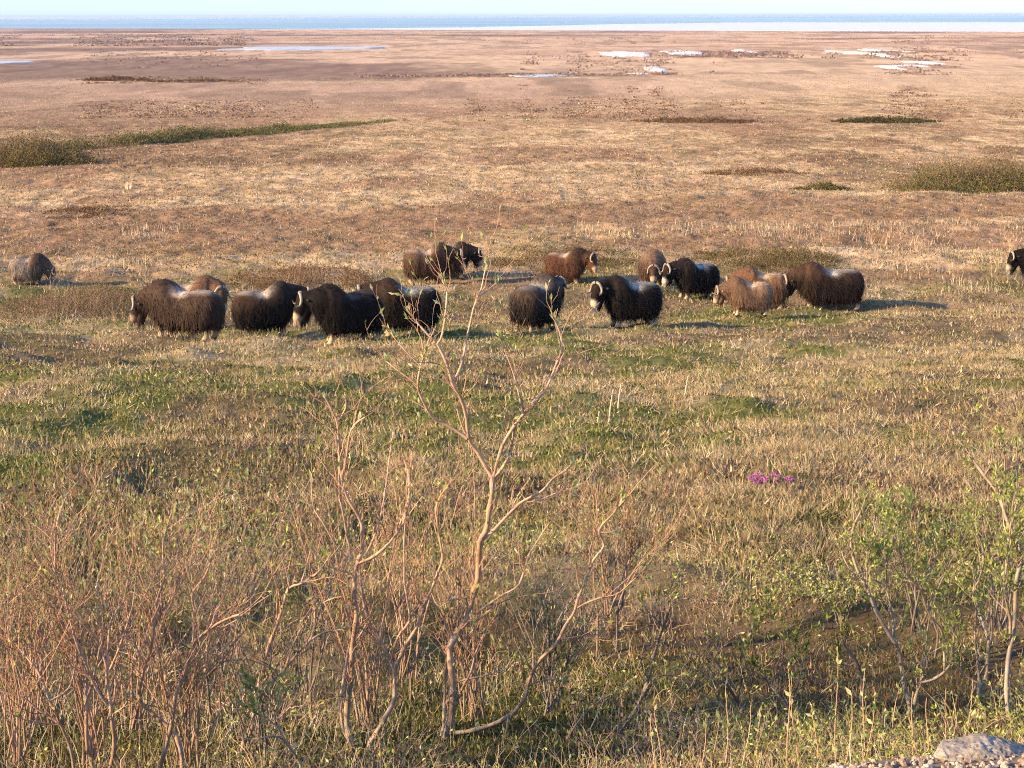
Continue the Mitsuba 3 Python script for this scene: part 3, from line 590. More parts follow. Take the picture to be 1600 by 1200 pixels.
# ------------------------------------------------------------------ the willows on the bank
GREYB, REDB, ORNG = np.array([.29, .235, .19]), np.array([.42, .25, .165]), np.array([.58, .37, .24])
def willow(label, d0, stems, twigs=10.0, twig_l=.22, leaf=1.0, leaf_l=.032, bark=(GREYB, REDB, ORNG), reach=(.25, 1.0), leafcols=(LEAF, YOUNG, SILVER), tipleaf=3, sub=2, drift=.28, thick=.78, up=.35, tuft=0):
    """stems: (start diameter, end diameter, points as seen); a stem that starts on another one forks from it"""
    key = name('willow'); done = []
    tws, lvs = Soup(), Soup()
    for w0, w1, pts in stems:
        p = np.array(pts, float)
        seg = np.concatenate([[0], np.cumsum(np.hypot(*np.diff(p, axis=0).T))])
        m = max(int(seg[-1] / 9), 5); t = np.linspace(0, seg[-1], m)
        q = PchipInterpolator(seg, p)(t)
        dep, root = d0, True
        if done:
            allp = np.vstack([x for x, _ in done]); alld = np.concatenate([x for _, x in done])
            r = np.hypot(*(allp - q[0]).T); j = r.argmin()
            if r[j] < 14: dep, root = alld[j], False
        if root: dep = d0 + R.normal(0, .10)
        sc = F / d0; ln = t / sc
        d = dep + R.uniform(-drift, drift) * ln + .05 * np.sin(ln * R.uniform(4, 8) + R.uniform(0, 6)) * np.minimum(ln / .2, 1) - .05 * 0
        done.append((q, d))
        q = q + np.stack([np.cumsum(R.normal(0, .12, m)), np.zeros(m)], 1) * np.minimum(np.arange(m) / 4, 1)[:, None]
        P = at(q[:, 0], q[:, 1], d)
        rad = np.linspace(w0, w1, m) * thick / 2 / F * d * (1 + .10 * np.sin(t / 7 + R.uniform(0, 6)) + R.normal(0, .05, m))
        if root:
            gg = float(gz(P[0, 0], P[0, 1]))
            if P[0, 2] > gg:
                e = np.stack([P[0] + [R.normal(0, .03), .03, gg - .08 - P[0, 2]], P[0] + [0, .01, (gg - P[0, 2]) * .5]]); P = np.vstack([e, P]); rad = np.concatenate([[rad[0] * 1.15] * 2, rad])
        hz = np.clip((P[:, 2] - float(gz(P[0, 0], P[0, 1]))) / 1.6, 0, 1)
        thin = np.clip(1 - rad / .016, 0, 1)
        cc = bark[0] + (bark[1] - bark[0]) * np.clip(hz * 2.2, 0, 1)[:, None]; cc = cc + (bark[2] - cc) * (thin * np.clip(hz * 1.4, 0, 1))[:, None]
        lent = (R.random(len(P)) < .14); cc = cc * R.uniform(.72, 1.25, (len(P), 1)); cc[lent] = cc[lent] * .6 + .14
        v, f, c = tubes(P[None], rad[None], 7, cc[None])
        put(name(key + '__stem'), v, f, c, 'bark_bsdf', True)
        if tuft and w1 <= 4:
            k2 = R.poisson(tuft) + 3; f_ = R.uniform(.90, 1.0, k2); ii = np.clip((f_ * (len(P) - 1)).astype(int), 1, len(P) - 1)
            Dl = unit(unit(P[ii] - P[ii - 1]) * .7 + R.normal(0, .28, (k2, 3)) + [0, 0, .75]); ll = leaf_l * 1.35 * R.uniform(.6, 1.2, k2)
            lvs.add(*leaves(P[ii], Dl, ll, ll * .34, jit(np.where((R.random(k2) < .5)[:, None], leafcols[1], leafcols[2]), k2, .15, .04)))
        # twigs along the stem and at its tip
        L = ln[-1]; n = R.poisson(twigs * L * (reach[1] - reach[0])) + 1
        u = R.uniform(reach[0], reach[1], n); u[0] = 1.0
        idx = np.clip((u * (len(P) - 1)).astype(int), 1, len(P) - 1)
        tan = unit(P[idx] - P[idx - 1]); side = unit(np.cross(tan, R.normal(0, 1, (n, 3))))
        D = unit(tan * R.uniform(.5, 1.0, (n, 1)) + side * R.uniform(.4, 1.0, (n, 1)) + np.array([0, 0, up])); D[0] = tan[0]
        Lt = twig_l * R.uniform(.35, 1.4, n); r0 = np.minimum(rad[idx] * .7, .0046) * R.uniform(.6, 1, n)
        lev = [(P[idx], D, Lt, r0)]
        for gen in range(sub + 1):
            Ps, Ds, Ls, rs = lev[-1]
            Q = grow(Ps, Ds, Ls, 6, .20, .10)
            col = jit(bark[1] * .62 if gen else bark[1] * .9, len(Ps), .30, .05)
            tws.add(*tubes(Q, np.linspace(1, .5, 6)[None] * np.maximum(rs, .0018)[:, None], 3, np.repeat(col[:, None], 6, 1)))
            nl = (R.poisson(leaf * (1 + gen) * Ls / .05)).astype(int)
            i = np.repeat(np.arange(len(Ps)), nl); s_ = R.integers(2, 6, len(i)); tt = R.random(len(i))[:, None]
            tipn = np.repeat(np.arange(len(Ps)), R.binomial(tipleaf, min(.5 * leaf + .1, 1), len(Ps)))
            i = np.concatenate([i, tipn]); s_ = np.concatenate([s_, np.full(len(tipn), 5)]); tt = np.concatenate([tt, np.ones((len(tipn), 1))])
            if len(i):
                Pl = Q[i, s_] * tt + Q[i, s_ - 1] * (1 - tt)
                Dl = unit(unit(Q[i, s_] - Q[i, s_ - 1]) * .9 + R.normal(0, .45, (len(i), 3)) + [0, 0, .3])
                kk = R.random(len(i))
                cl = np.where((kk < .35)[:, None], leafcols[0], np.where((kk < .75)[:, None], leafcols[1], leafcols[2]))
                ll = leaf_l * R.uniform(.55, 1.35, len(i))
                lvs.add(*leaves(Pl, Dl, ll, ll * .36, jit(cl, len(i), .18, .05)))
            if gen < sub:
                n2 = R.poisson(1.5, len(Ps)); i = np.repeat(np.arange(len(Ps)), n2); s_ = R.integers(1, 5, len(i))
                if not len(i): break
                tn = unit(Q[i, s_ + 1] - Q[i, s_]); sd = unit(np.cross(tn, R.normal(0, 1, (len(i), 3))))
                lev.append((Q[i, s_], unit(tn * .8 + sd * R.uniform(.3, .8, (len(i), 1)) + [0, 0, up * .6]), Ls[i] * R.uniform(.35, .8, len(i)), rs[i] * .7))
    tws.put(key + '__twigs', 'bark_bsdf', True); tag(key + '__twigs', kind='stuff')
    lvs.put(key + '__leaves', 'leaf_bsdf'); tag(key + '__leaves', kind='stuff')
    tag(key, label, 'shrub', 'willow shrubs on the near bank')

MAIN = [
 (19, 12, [(697, 1150), (702, 1138), (708, 1085), (707, 1050), (703, 1015), (712, 995), (725, 975), (735, 950), (740, 930), (748, 900), (749, 875), (751, 845), (762, 825), (765, 800), (770, 770), (770, 748)]),
 (9, 5, [(690, 1150), (693, 1135), (695, 1080), (697, 1030), (707, 1000)]),
 (11, 6, [(770, 748), (748, 710), (732, 685), (727, 647), (717, 617), (708, 603), (703, 587), (694, 560), (683, 538)]),
 (6, 3, [(683, 538), (663, 517), (648, 500), (635, 482)]), (6, 3, [(683, 538), (688, 532), (695, 497), (698, 453), (692, 443), (689, 428)]),
 (6, 3, [(708, 597), (722, 567), (730, 527), (736, 500), (743, 473), (753, 450), (758, 425), (763, 407)]), (4, 2, [(746, 465), (760, 455), (777, 440), (781, 434)]),
 (8, 4, [(730, 685), (703, 667), (677, 653), (663, 630), (653, 603), (657, 575), (667, 543)]), (4, 2, [(653, 603), (640, 592), (623, 580), (597, 558)]), (3, 2, [(677, 653), (657, 633), (645, 627)]),
 (3, 2, [(708, 603), (683, 590), (655, 570), (630, 545), (610, 520)]), (4, 3, [(727, 677), (717, 650), (713, 627)]),
 (9, 4, [(770, 748), (778, 720), (787, 693), (803, 667), (827, 637), (850, 613), (870, 570), (880, 540), (876, 520), (863, 493)]), (8, 6, [(773, 745), (793, 717), (800, 690), (805, 667)]),
 (4, 2, [(817, 648), (810, 615), (803, 587), (788, 547), (782, 525)]), (3, 2, [(800, 690), (790, 678), (778, 668)]),
 (9, 4, [(751, 845), (762, 838), (792, 807), (815, 785), (850, 765), (862, 750), (890, 730), (900, 712)]), (4, 2, [(815, 785), (835, 783), (870, 770), (905, 760)]),
 (12, 4, [(702, 1145), (735, 1142), (770, 1132), (800, 1115), (820, 1090), (828, 1060), (845, 1030), (870, 1005), (885, 975), (897, 957), (902, 940), (915, 905), (927, 875), (944, 850), (936, 832), (960, 800), (980, 777)]),
 (5, 2, [(902, 950), (935, 935), (960, 930), (985, 910), (1005, 890)]), (4, 2, [(878, 998), (900, 995), (915, 990), (908, 965)]), (4, 2, [(828, 1070), (860, 1062), (890, 1064)]),
 (7, 3, [(730, 978), (760, 958), (775, 945), (790, 938), (812, 932)]), (6, 2, [(748, 955), (785, 930), (810, 915), (820, 890), (825, 872), (837, 850), (857, 820), (877, 797), (900, 770)]),
 (5, 2, [(712, 1067), (735, 1060), (755, 1057), (772, 1050), (775, 1020), (772, 995)]), (4, 2, [(768, 1052), (790, 1045), (803, 1030), (806, 1020)]),
 (7, 3, [(715, 1095), (725, 1070), (735, 1052), (742, 1025), (750, 1005), (760, 982)]), (4, 2, [(735, 950), (715, 930), (705, 905), (690, 885)]), (5, 2, [(738, 930), (700, 938), (715, 905), (728, 855), (738, 840)]),
 (6, 2, [(703, 1000), (690, 960), (672, 935), (660, 920)]), (4, 2, [(944, 850), (935, 830), (930, 812)]), (4, 2, [(936, 832), (950, 832), (965, 842)])]
SECOND = [
 (14, 9, [(552, 1170), (545, 1150), (542, 1125), (544, 1090), (550, 1050), (550, 1017), (554, 982), (557, 962), (553, 930), (555, 895), (560, 875)]),
 (9, 6, [(566, 1190), (548, 1163), (535, 1132), (531, 1100), (535, 1075), (541, 1037), (546, 1010)]),
 (9, 6, [(560, 875), (566, 860), (567, 825), (560, 805), (542, 775), (534, 745)]), (6, 3, [(534, 745), (530, 725), (529, 695), (527, 662), (520, 645), (505, 617)]), (6, 3, [(535, 742), (541, 717), (545, 690), (550, 670), (570, 652)]),
 (4, 2, [(527, 688), (520, 674), (510, 665), (500, 657)]), (4, 2, [(527, 660), (534, 650), (540, 637), (539, 612)]), (6, 4, [(550, 872), (545, 850), (540, 820), (532, 775), (530, 747)]),
 (5, 2, [(548, 878), (537, 866), (527, 855), (505, 817), (490, 792), (487, 762), (487, 738)]), (8, 4, [(560, 880), (580, 872), (600, 857), (622, 830), (636, 800), (640, 770), (640, 725)]), (5, 2, [(572, 865), (590, 825), (602, 770), (609, 712), (615, 675)]),
 (13, 5, [(566, 1195), (570, 1180), (580, 1160), (600, 1125), (617, 1087), (617, 1050), (610, 1032), (592, 997), (577, 972), (570, 947), (564, 912), (562, 890)]),
 (9, 3, [(617, 1045), (635, 1007), (652, 977), (662, 947), (677, 915), (685, 892), (692, 872), (687, 840), (682, 795), (700, 760)]), (6, 3, [(612, 1032), (622, 995), (640, 967), (634, 925), (631, 907), (631, 850), (635, 800), (640, 765)]),
 (5, 2, [(594, 1000), (600, 960), (612, 925), (625, 890)]), (4, 2, [(548, 1010), (570, 980), (585, 940), (600, 905), (618, 885)])]
LEFTS = [
 (11, 5, [(380, 1162), (395, 1132), (400, 1087), (410, 1050), (420, 1012), (435, 972), (447, 932), (452, 918), (470, 912), (490, 900), (505, 885)]), (4, 2, [(452, 920), (448, 895), (440, 870), (430, 845)]), (4, 2, [(470, 912), (480, 880), (487, 850)]),
 (8, 3, [(404, 1085), (420, 1070), (445, 1045), (465, 1020), (485, 1000), (510, 987), (545, 983)]), (5, 2, [(447, 1043), (462, 1000), (480, 970), (500, 945), (535, 932)]), (4, 2, [(485, 1000), (492, 970), (490, 940), (484, 905)])]
PALELOW = [(8, 3, [(470, 1195), (460, 1178), (447, 1160), (440, 1145), (435, 1137), (425, 1115)]), (5, 2, [(447, 1160), (430, 1150), (395, 1155), (370, 1150)]), (4, 2, [(435, 1137), (415, 1120), (400, 1105)])]
BUSH1 = [
 (9, 4, [(115, 1198), (110, 1170), (97, 1140), (77, 1095), (60, 1052), (40, 1025), (15, 995), (-5, 970)]), (6, 2, [(92, 1130), (57, 1107), (40, 1092), (0, 1080), (-30, 1070)]), (5, 2, [(90, 1132), (50, 1127), (20, 1117)]), (4, 2, [(60, 1052), (55, 1010), (60, 970), (40, 930)]), (4, 2, [(40, 1025), (30, 980), (35, 930), (22, 880)]),
 (5, 2, [(77, 1095), (110, 1070), (118, 1020), (112, 975), (100, 920)])]
BUSH2 = [
 (11, 4, [(172, 1198), (179, 1162), (175, 1125), (172, 1095), (167, 1062), (170, 1000), (172, 975), (192, 940), (200, 905)]), (6, 2, [(170, 1050), (185, 1015), (197, 980), (207, 945), (212, 900)]), (6, 2, [(167, 1047), (150, 1000), (125, 970), (100, 925)]),
 (10, 4, [(145, 1198), (135, 1150), (135, 1095), (134, 1040), (122, 1005), (100, 982), (85, 940), (86, 892), (86, 844), (105, 772)]), (4, 2, [(86, 848), (70, 832), (49, 817)]), (4, 2, [(86, 850), (105, 830), (122, 814)]),
 (7, 3, [(172, 1107), (150, 1075), (135, 1040), (120, 1007), (105, 950), (95, 900)]), (5, 2, [(135, 1095), (150, 1040), (158, 990), (150, 940), (160, 880), (170, 840)])]
BUSH3 = [
 (12, 4, [(285, 1198), (275, 1150), (240, 1117), (217, 1090), (220, 1067), (227, 1040), (236, 1010), (242, 970), (246, 935), (257, 900), (255, 860), (262, 820)]), (5, 2, [(225, 1040), (210, 1005), (187, 962)]), (4, 2, [(246, 935), (235, 915), (222, 900)]),
 (12, 5, [(250, 1198), (262, 1157), (270, 1125), (275, 1085), (290, 1050), (305, 1005), (317, 992), (345, 972), (375, 960)]), (7, 2, [(287, 1055), (302, 995), (305, 955), (310, 945), (297, 905), (290, 870)]), (5, 2, [(310, 945), (325, 950), (340, 940)]), (5, 2, [(305, 955), (300, 930), (320, 900), (330, 870)]),
 (4, 2, [(240, 1117), (205, 1085), (185, 1060), (170, 1010), (178, 980)])]
BUSH4 = [
 (8, 3, [(310, 1195), (308, 1150), (310, 1125), (312, 1075), (345, 1035), (365, 1005), (385, 980), (392, 945), (395, 915), (402, 880)]), (4, 2, [(312, 1080), (330, 1040), (350, 1010), (350, 970), (362, 930)]), (5, 2, [(345, 1035), (380, 1030), (385, 1075), (380, 1110)]),
 (5, 2, [(320, 1190), (330, 1140), (350, 1100), (370, 1060), (370, 1030)])]
DEAD = [
 (11, 4, [(905, 1205), (917, 1197), (945, 1175), (962, 1162), (972, 1142), (1000, 1097), (1012, 1065), (1022, 1027), (1030, 997), (1042, 965), (1055, 940), (1075, 935)]), (6, 2, [(880, 1168), (910, 1120), (945, 1090), (960, 1082)]), (5, 2, [(965, 1158), (967, 1112), (970, 1090)]), (4, 2, [(1042, 965), (1035, 945), (1025, 930)]), (4, 2, [(1005, 1085), (1035, 1055), (1060, 1057)])]
FAN = [(8, 3, [(1160, 1104), (1142, 1080), (1127, 1050), (1112, 1027), (1100, 1012)]), (4, 2, [(1140, 1075), (1118, 1050), (1110, 1035)]), (4, 2, [(1114, 1030), (1130, 1010), (1150, 1000)])]
LEAFY = [(7, 3, [(1232, 1104), (1215, 1085), (1190, 1050), (1180, 1022), (1177, 1000)]), (5, 2, [(1215, 1085), (1215, 1060), (1224, 1020), (1222, 1000)]), (4, 2, [(1190, 1050), (1180, 1040), (1168, 1030)]), (4, 2, [(1230, 1100), (1250, 1060), (1255, 1030)])]
RIGHT = [
 (10, 5, [(1423, 1108), (1411, 1061), (1403, 1013), (1387, 987), (1368, 952), (1355, 920), (1336, 880), (1330, 850), (1345, 800)]), (6, 3, [(1397, 1000), (1393, 955), (1384, 920), (1360, 900), (1350, 880)]), (8, 3, [(1429, 1100), (1432, 1085), (1443, 1053), (1445, 1027), (1456, 1019)]),
 (7, 3, [(1441, 1066), (1472, 1053), (1488, 1029), (1491, 987), (1485, 960)]), (6, 3, [(1476, 1048), (1473, 992), (1448, 952), (1440, 925), (1413, 891), (1405, 850)]), (4, 2, [(1384, 920), (1385, 885), (1395, 850), (1390, 810)]), (4, 2, [(1440, 925), (1455, 890), (1470, 850)]), (4, 2, [(1355, 920), (1355, 870), (1362, 830)])]
RIGHT2 = [(9, 4, [(1347, 1105), (1347, 1067), (1339, 1035), (1317, 1003), (1313, 960)]), (5, 2, [(1339, 1035), (1325, 1040), (1300, 1020)]), (4, 2, [(1313, 975), (1325, 950), (1330, 930)])]
FARRIGHT = [
 (11, 6, [(1592, 1135), (1576, 1117), (1573, 1080), (1576, 1027), (1584, 987), (1587, 949), (1589, 907), (1597, 872), (1590, 845), (1577, 819), (1562, 774), (1539, 742), (1520, 715)]), (7, 3, [(1577, 1000), (1579, 975), (1571, 928), (1571, 880), (1576, 840), (1581, 800)]), (5, 2, [(1580, 822), (1589, 770), (1589, 709), (1585, 680)]),
 (5, 2, [(1562, 774), (1570, 740), (1568, 700)]), (5, 2, [(1590, 845), (1610, 800), (1620, 740)]), (4, 2, [(1539, 742), (1550, 715), (1545, 690)])]
MIDRIGHT = [(7, 3, [(1530, 1075), (1528, 1040), (1524, 1000), (1525, 970), (1527, 940)]), (7, 3, [(1545, 1000), (1533, 965), (1520, 925), (1531, 904), (1537, 869), (1530, 840)]), (6, 2, [(1575, 1110), (1545, 1075), (1515, 1060), (1500, 1045), (1490, 1035)])]
PALEB = (np.array([.30, .26, .22]), np.array([.34, .27, .21]), np.array([.30, .19, .12]))
GREYS = (np.array([.17, .145, .13]), np.array([.20, .165, .145]), np.array([.26, .17, .12]))
REDS = (np.array([.27, .20, .155]), np.array([.41, .25, .165]), np.array([.50, .315, .205]))
willow('tall bare willow at centre with few buds, topping the herd', 9.4, MAIN, 12, .20, .12, .036, tipleaf=4, sub=1, tuft=9, thick=.70)
willow('bare willow of two grey brown trunks just left of the tall one', 9.2, SECOND, 17, .24, .07, .034, sub=1, tipleaf=2, tuft=2)
willow('slanting reddish willow stem left of the two trunked willow', 8.9, LEFTS, 17, .24, .12, .034, sub=1, tuft=2)
willow('low pale barked willow at the bottom left of centre', 8.2, PALELOW, 12, .18, 1.0, .034, bark=PALEB)
willow('reddish leaning willow at the bottom left corner', 7.4, BUSH1, 24, .27, .16, .026, sub=1, bark=REDS, thick=.72, tuft=2)
willow('dense reddish willow with tall forked tip, second from the left corner', 7.6, BUSH2, 25, .27, .10, .026, sub=1, bark=REDS, thick=.72, tuft=2)
willow('dense reddish willow with two crossing stems, third from the left corner', 7.9, BUSH3, 25, .26, .08, .026, sub=1, bark=REDS, thick=.72, tuft=2)
willow('thin stemmed reddish willow between the dense bush and the slanting stem', 8.3, BUSH4, 24, .26, .10, .026, sub=1, bark=REDS, thick=.72, tuft=2)
willow('bare grey stem curving up from the bottom right of centre', 9.3, DEAD, 12, .20, .35, .030, bark=GREYS)
willow('small dark stem with reddish twig fan right of the bare grey stem', 10.6, FAN, 34, .24, .25, .030, bark=(GREYS[0] * .5, GREYS[1] * .6, REDS[2]))
willow('small bright leaved willow right of the reddish twig fan', 10.5, LEAFY, 24, .17, 1.6, .034, bark=GREYS, leafcols=(LEAF * .7, LEAF, YOUNG))
willow('pale barked leafy willow with spreading stems at right', 10.4, RIGHT, 24, .18, 1.1, .030, bark=PALEB, leafcols=(LEAF, YOUNG, YOUNG * 1.15), tuft=6)
willow('short dark stemmed leafy willow left of the spreading one', 10.4, RIGHT2, 24, .18, 1.1, .032, bark=GREYS, leafcols=(LEAF * .8, LEAF, YOUNG), tuft=7)
willow('tall leafy willow at the right edge of the picture', 9.8, FARRIGHT, 20, .18, 1.0, .032, bark=PALEB, leafcols=(LEAF, YOUNG, YOUNG), tuft=7)
willow('twisted pale willow between the spreading one and the right edge one', 10.8, MIDRIGHT, 24, .18, 1.1, .030, bark=PALEB, leafcols=(LEAF, YOUNG, YOUNG), tuft=7)
# fuller backs of the left bush: fans of thin stems, each clump a shrub of its own
def fan_shrub(px, pbase, d, n, hpx, spread, label, **kw):
    st = []
    for i in range(n):
        a = R.uniform(-spread, spread); h = hpx * R.uniform(.6, 1.05); x0 = px + R.normal(0, 12)
        st.append((R.uniform(3, 5.5), 1.6, [(x0, pbase), (x0 + .25 * a * h + R.normal(0, 5), pbase - .35 * h), (x0 + .6 * a * h + R.normal(0, 8), pbase - .7 * h), (x0 + a * h, pbase - h)]))
    willow(label, d, st, **kw)
fan_shrub(60, 1130, 8.8, 12, 330, .42, 'leafy willow clump standing behind the leaning left corner willow', twigs=20, twig_l=.18, leaf=0.38, reach=(.45, 1.0), leaf_l=.026, bark=REDS, thick=.72)
fan_shrub(215, 1140, 9.0, 14, 380, .40, 'leafy topped willow clump behind the dense reddish willows at left', twigs=20, twig_l=.18, leaf=0.38, reach=(.45, 1.0), leaf_l=.026, bark=REDS, thick=.72)
fan_shrub(340, 1080, 10.2, 12, 330, .40, 'leafy topped willow clump behind the thin stemmed reddish willow', twigs=18, twig_l=.18, leaf=0.42, reach=(.45, 1.0), leaf_l=.026, bark=GREYS)
fan_shrub(480, 1080, 10.4, 8, 300, .32, 'sparse willow clump behind the slanting reddish stem', twigs=17, twig_l=.18, leaf=0.29, reach=(.45, 1.0), leaf_l=.026, bark=GREYS)
fan_shrub(640, 1060, 10.8, 9, 280, .38, 'sparse willow clump between the two trunked and the tall willow', twigs=17, twig_l=.18, leaf=0.21, reach=(.45, 1.0), leaf_l=.026, bark=REDS, thick=.72)
fan_shrub(960, 960, 13.0, 14, 200, .8, 'low reddish twig clump behind the right limb of the tall willow', twigs=27, twig_l=.18, leaf=0.08, reach=(.45, 1.0), leaf_l=.026, bark=(GREYS[0], REDS[1] * .8, REDS[1]))
fan_shrub(840, 1010, 12.0, 7, 190, .6, 'low willow clump under the right limb of the tall willow', twigs=20, twig_l=.18, leaf=0.25, reach=(.45, 1.0), leaf_l=.026, bark=GREYS)
fan_shrub(1560, 985, 12.6, 9, 240, .45, 'leafy willow clump behind the right edge willow', twigs=18, twig_l=.18, leaf=1.0, reach=(.45, 1.0), leaf_l=.026, bark=GREYS, leafcols=(LEAF, YOUNG, YOUNG))
fan_shrub(1440, 990, 12.4, 9, 220, .55, 'leafy willow clump behind the spreading willow', twigs=18, twig_l=.18, leaf=1.0, reach=(.45, 1.0), leaf_l=.026, bark=GREYS, leafcols=(LEAF, YOUNG, YOUNG))

fan_shrub(30, 1190, 7.6, 12, 330, .45, 'bare reddish stems crowding in front of the leaning left corner willow', twigs=12, twig_l=.27, sub=1, leaf=.06, leaf_l=.026, bark=REDS)
fan_shrub(150, 1195, 7.9, 16, 340, .50, 'bare reddish stems crowding between the leaning and the forked willow at left', twigs=12, twig_l=.27, sub=1, leaf=.05, leaf_l=.026, bark=REDS)
fan_shrub(285, 1195, 8.2, 16, 330, .50, 'bare reddish stems crowding under the two crossing stems', twigs=12, twig_l=.27, sub=1, leaf=.05, leaf_l=.026, bark=REDS)
fan_shrub(400, 1190, 8.8, 12, 300, .50, 'bare grey brown stems at the foot of the slanting reddish stem', twigs=11, twig_l=.26, sub=1, leaf=.10, leaf_l=.026, bark=GREYS)
fan_shrub(580, 1150, 9.6, 13, 390, .32, 'bare grey brown stems crowding round the two trunked willow', twigs=11, twig_l=.26, sub=1, leaf=.08, leaf_l=.026, bark=REDS)
fan_shrub(735, 1130, 10.0, 13, 370, .36, 'bare reddish stems crowding round the foot of the tall willow', twigs=11, twig_l=.26, sub=1, leaf=.08, leaf_l=.026, bark=REDS)
fan_shrub(860, 1120, 10.4, 9, 230, .70, 'low bare grey stems inside the curve of the right limb', twigs=20, twig_l=.22, leaf=.15, leaf_l=.026, bark=GREYS)

# upright shoots at the foot of the bank on the right
def shoot(px, pbase, ptop, d, label, lean=0.0, leafy=1.0, colr=ORNG, r=.0034):
    k = name('willow_shoot'); h = (pbase - ptop) / F * d * 1.05
    P0 = at(px, pbase, d); P0[2] = float(gz(P0[0], P0[1])) - .03; h = max(float(at(px, ptop, d)[2]) - P0[2], .15)
    n = 9; u = np.linspace(0, 1, n); Q = P0 + np.stack([lean * h * u**1.5 + .012 * np.sin(u * 5 + px), .05 * h * u * math.sin(px), h * u], 1)
    v, f, c = tubes(Q[None], (r * np.linspace(1, .35, n))[None], 6, np.tile(colr * R.uniform(.8, 1.15), (1, n, 1))); put(k + '__stem', v, f, c, 'bark_bsdf', True)
    m = int(9 * leafy * h / .4)
    if m:
        i = R.integers(1, n, m); D = unit(R.normal(0, .5, (m, 3)) + [0, 0, 1.0]); L = .034 * R.uniform(.6, 1.4, m)
        v, f, c = leaves(Q[i], D, L, L * .4, jit(np.where((R.random(m) < .5)[:, None], YOUNG, SILVER), m, .2, .05)); put(k + '__leaves', v, f, c, 'leaf_bsdf'); tag(k + '__leaves', kind='stuff')
    tag(k, label, 'shrub', 'upright shoots on the right bank')
SHOOTS = [(1097, 1205, 1120, 7.0, 0), (1115, 1205, 1125, 7.2, .02), (1130, 1205, 1068, 7.4, .02), (1030, 1200, 1110, 7.6, -.03), (1018, 1200, 1115, 7.6, .02), (1190, 1205, 1110, 7.3, -.06), (1245, 1205, 1060, 7.5, -.05), (1235, 1205, 1040, 7.6, -.06),
                          (1310, 1205, 1010, 7.4, -.05), (1318, 1205, 1085, 7.2, .06), (1345, 1205, 1045, 7.6, .03), (1355, 1205, 1070, 7.4, .02), (1390, 1205, 1060, 7.5, .10), (1420, 1200, 1080, 7.4, .04), (1445, 1190, 1090, 7.2, .02), (1470, 1190, 1075, 7.5, .05), (1500, 1185, 1060, 7.5, .08), (1275, 1205, 1100, 7.2, -.04), (1160, 1205, 1100, 7.3, .05)]
ORD = 'first second third fourth fifth sixth seventh eighth ninth tenth eleventh twelfth thirteenth fourteenth fifteenth sixteenth seventeenth eighteenth nineteenth'.split()
for q, (px, pb, pt, d, ln) in enumerate(sorted(SHOOTS)): shoot(px, pb, pt, d, f'{ORD[q]} thin orange brown shoot from the left along the bottom right bank', ln)
for px, pb, pt, d, lab in [(952, 660, 598, 28.0, 'tall dead grass stalk standing right of the willow tip'), (966, 640, 594, 29.0, 'thin dead stalk just right of the tall grass stalk'), (1070, 620, 570, 31.0, 'thin dead stalk alone on the open slope'), (934, 665, 640, 27.5, 'short dead stalk left of the tall grass stalk')]:
    k = name('dead_stalk'); P0 = ground_at(px, pb, 12); d = P0[1]; P0[2] = float(gz(P0[0], P0[1])) - .04; h = (pb - pt) / F * d; u = np.linspace(0, 1, 7)
    Q = P0 + np.stack([.10 * h * u**2, 0 * u, h * u], 1); v, f, c = tubes(Q[None], np.linspace(.016, .006, 7)[None], 6, np.tile(PALE * 1.1, (1, 7, 1))); put(k, v, f, c, 'bark_bsdf', True); tag(k, lab, 'stalk')

# one pale upright clump alone on the left plain
def clump(px, py, n, label):
    k = name('grass_clump'); c = ground_at(px, py, 40); s_ = Soup(); x, y = c[0] + R.normal(0, .09, n), c[1] + R.normal(0, .09, n)
    s_.add(*blades(x, y, R.uniform(.25, .5, n), np.full(n, .05), np.abs(R.normal(0, .15, n)), R.uniform(0, 6.28, n), jit(PALE * 1.3, n, .1, .04))); s_.put(k, 'blade_bsdf'); tag(k, label, 'grass')
clump(203, 293, 40, 'small pale upright grass clump alone on the left plain beyond the herd')

# pink flowers: one clump of small five petalled heads
def flower_clump(px, py, n, wpx, label):
    k = name('flower_clump'); c = ground_at(px, py, 12); d = c[1]; a, b = Soup(), Soup()
    x = c[0] + R.uniform(-1, 1, n) * wpx / F * d; y = c[1] + R.normal(0, .10, n); z = gz(x, y)
    P = np.stack([x, y, z - .02], 1); D = unit(R.normal(0, .25, (n, 3)) + [0, 0, 1]); h = R.uniform(.06, .11, n); Q = grow(P, D, h, 4, .1, .1)
    a.add(*tubes(Q, np.full((n, 4), .004), 3, np.repeat(jit(GREEN, n)[:, None], 4, 1))); a.put(k + '__stems', 'bark_bsdf'); tag(k + '__stems', kind='stuff')
    i = np.repeat(np.arange(n), 6); t = np.tile(np.arange(6) * 1.047, n); D = np.stack([np.cos(t), np.sin(t), 0.45 + 0 * t], 1); L = R.uniform(.025, .040, len(i))
    b.add(*leaves(Q[i, -1], unit(D), L, L * .8, jit((.46, .12, .41), len(i), .2, .08))); b.put(k + '__petals', 'leaf_bsdf'); tag(k + '__petals', kind='stuff')
    tag(k, label, 'flowers')
flower_clump(1186, 774, 26, 11, 'bright pink flower clump on the open slope, leftmost and largest')
flower_clump(1210, 771, 10, 5, 'small pink flower clump just right of the largest one')
flower_clump(1229, 774, 6, 3, 'tiny pink flower clump, rightmost of three')

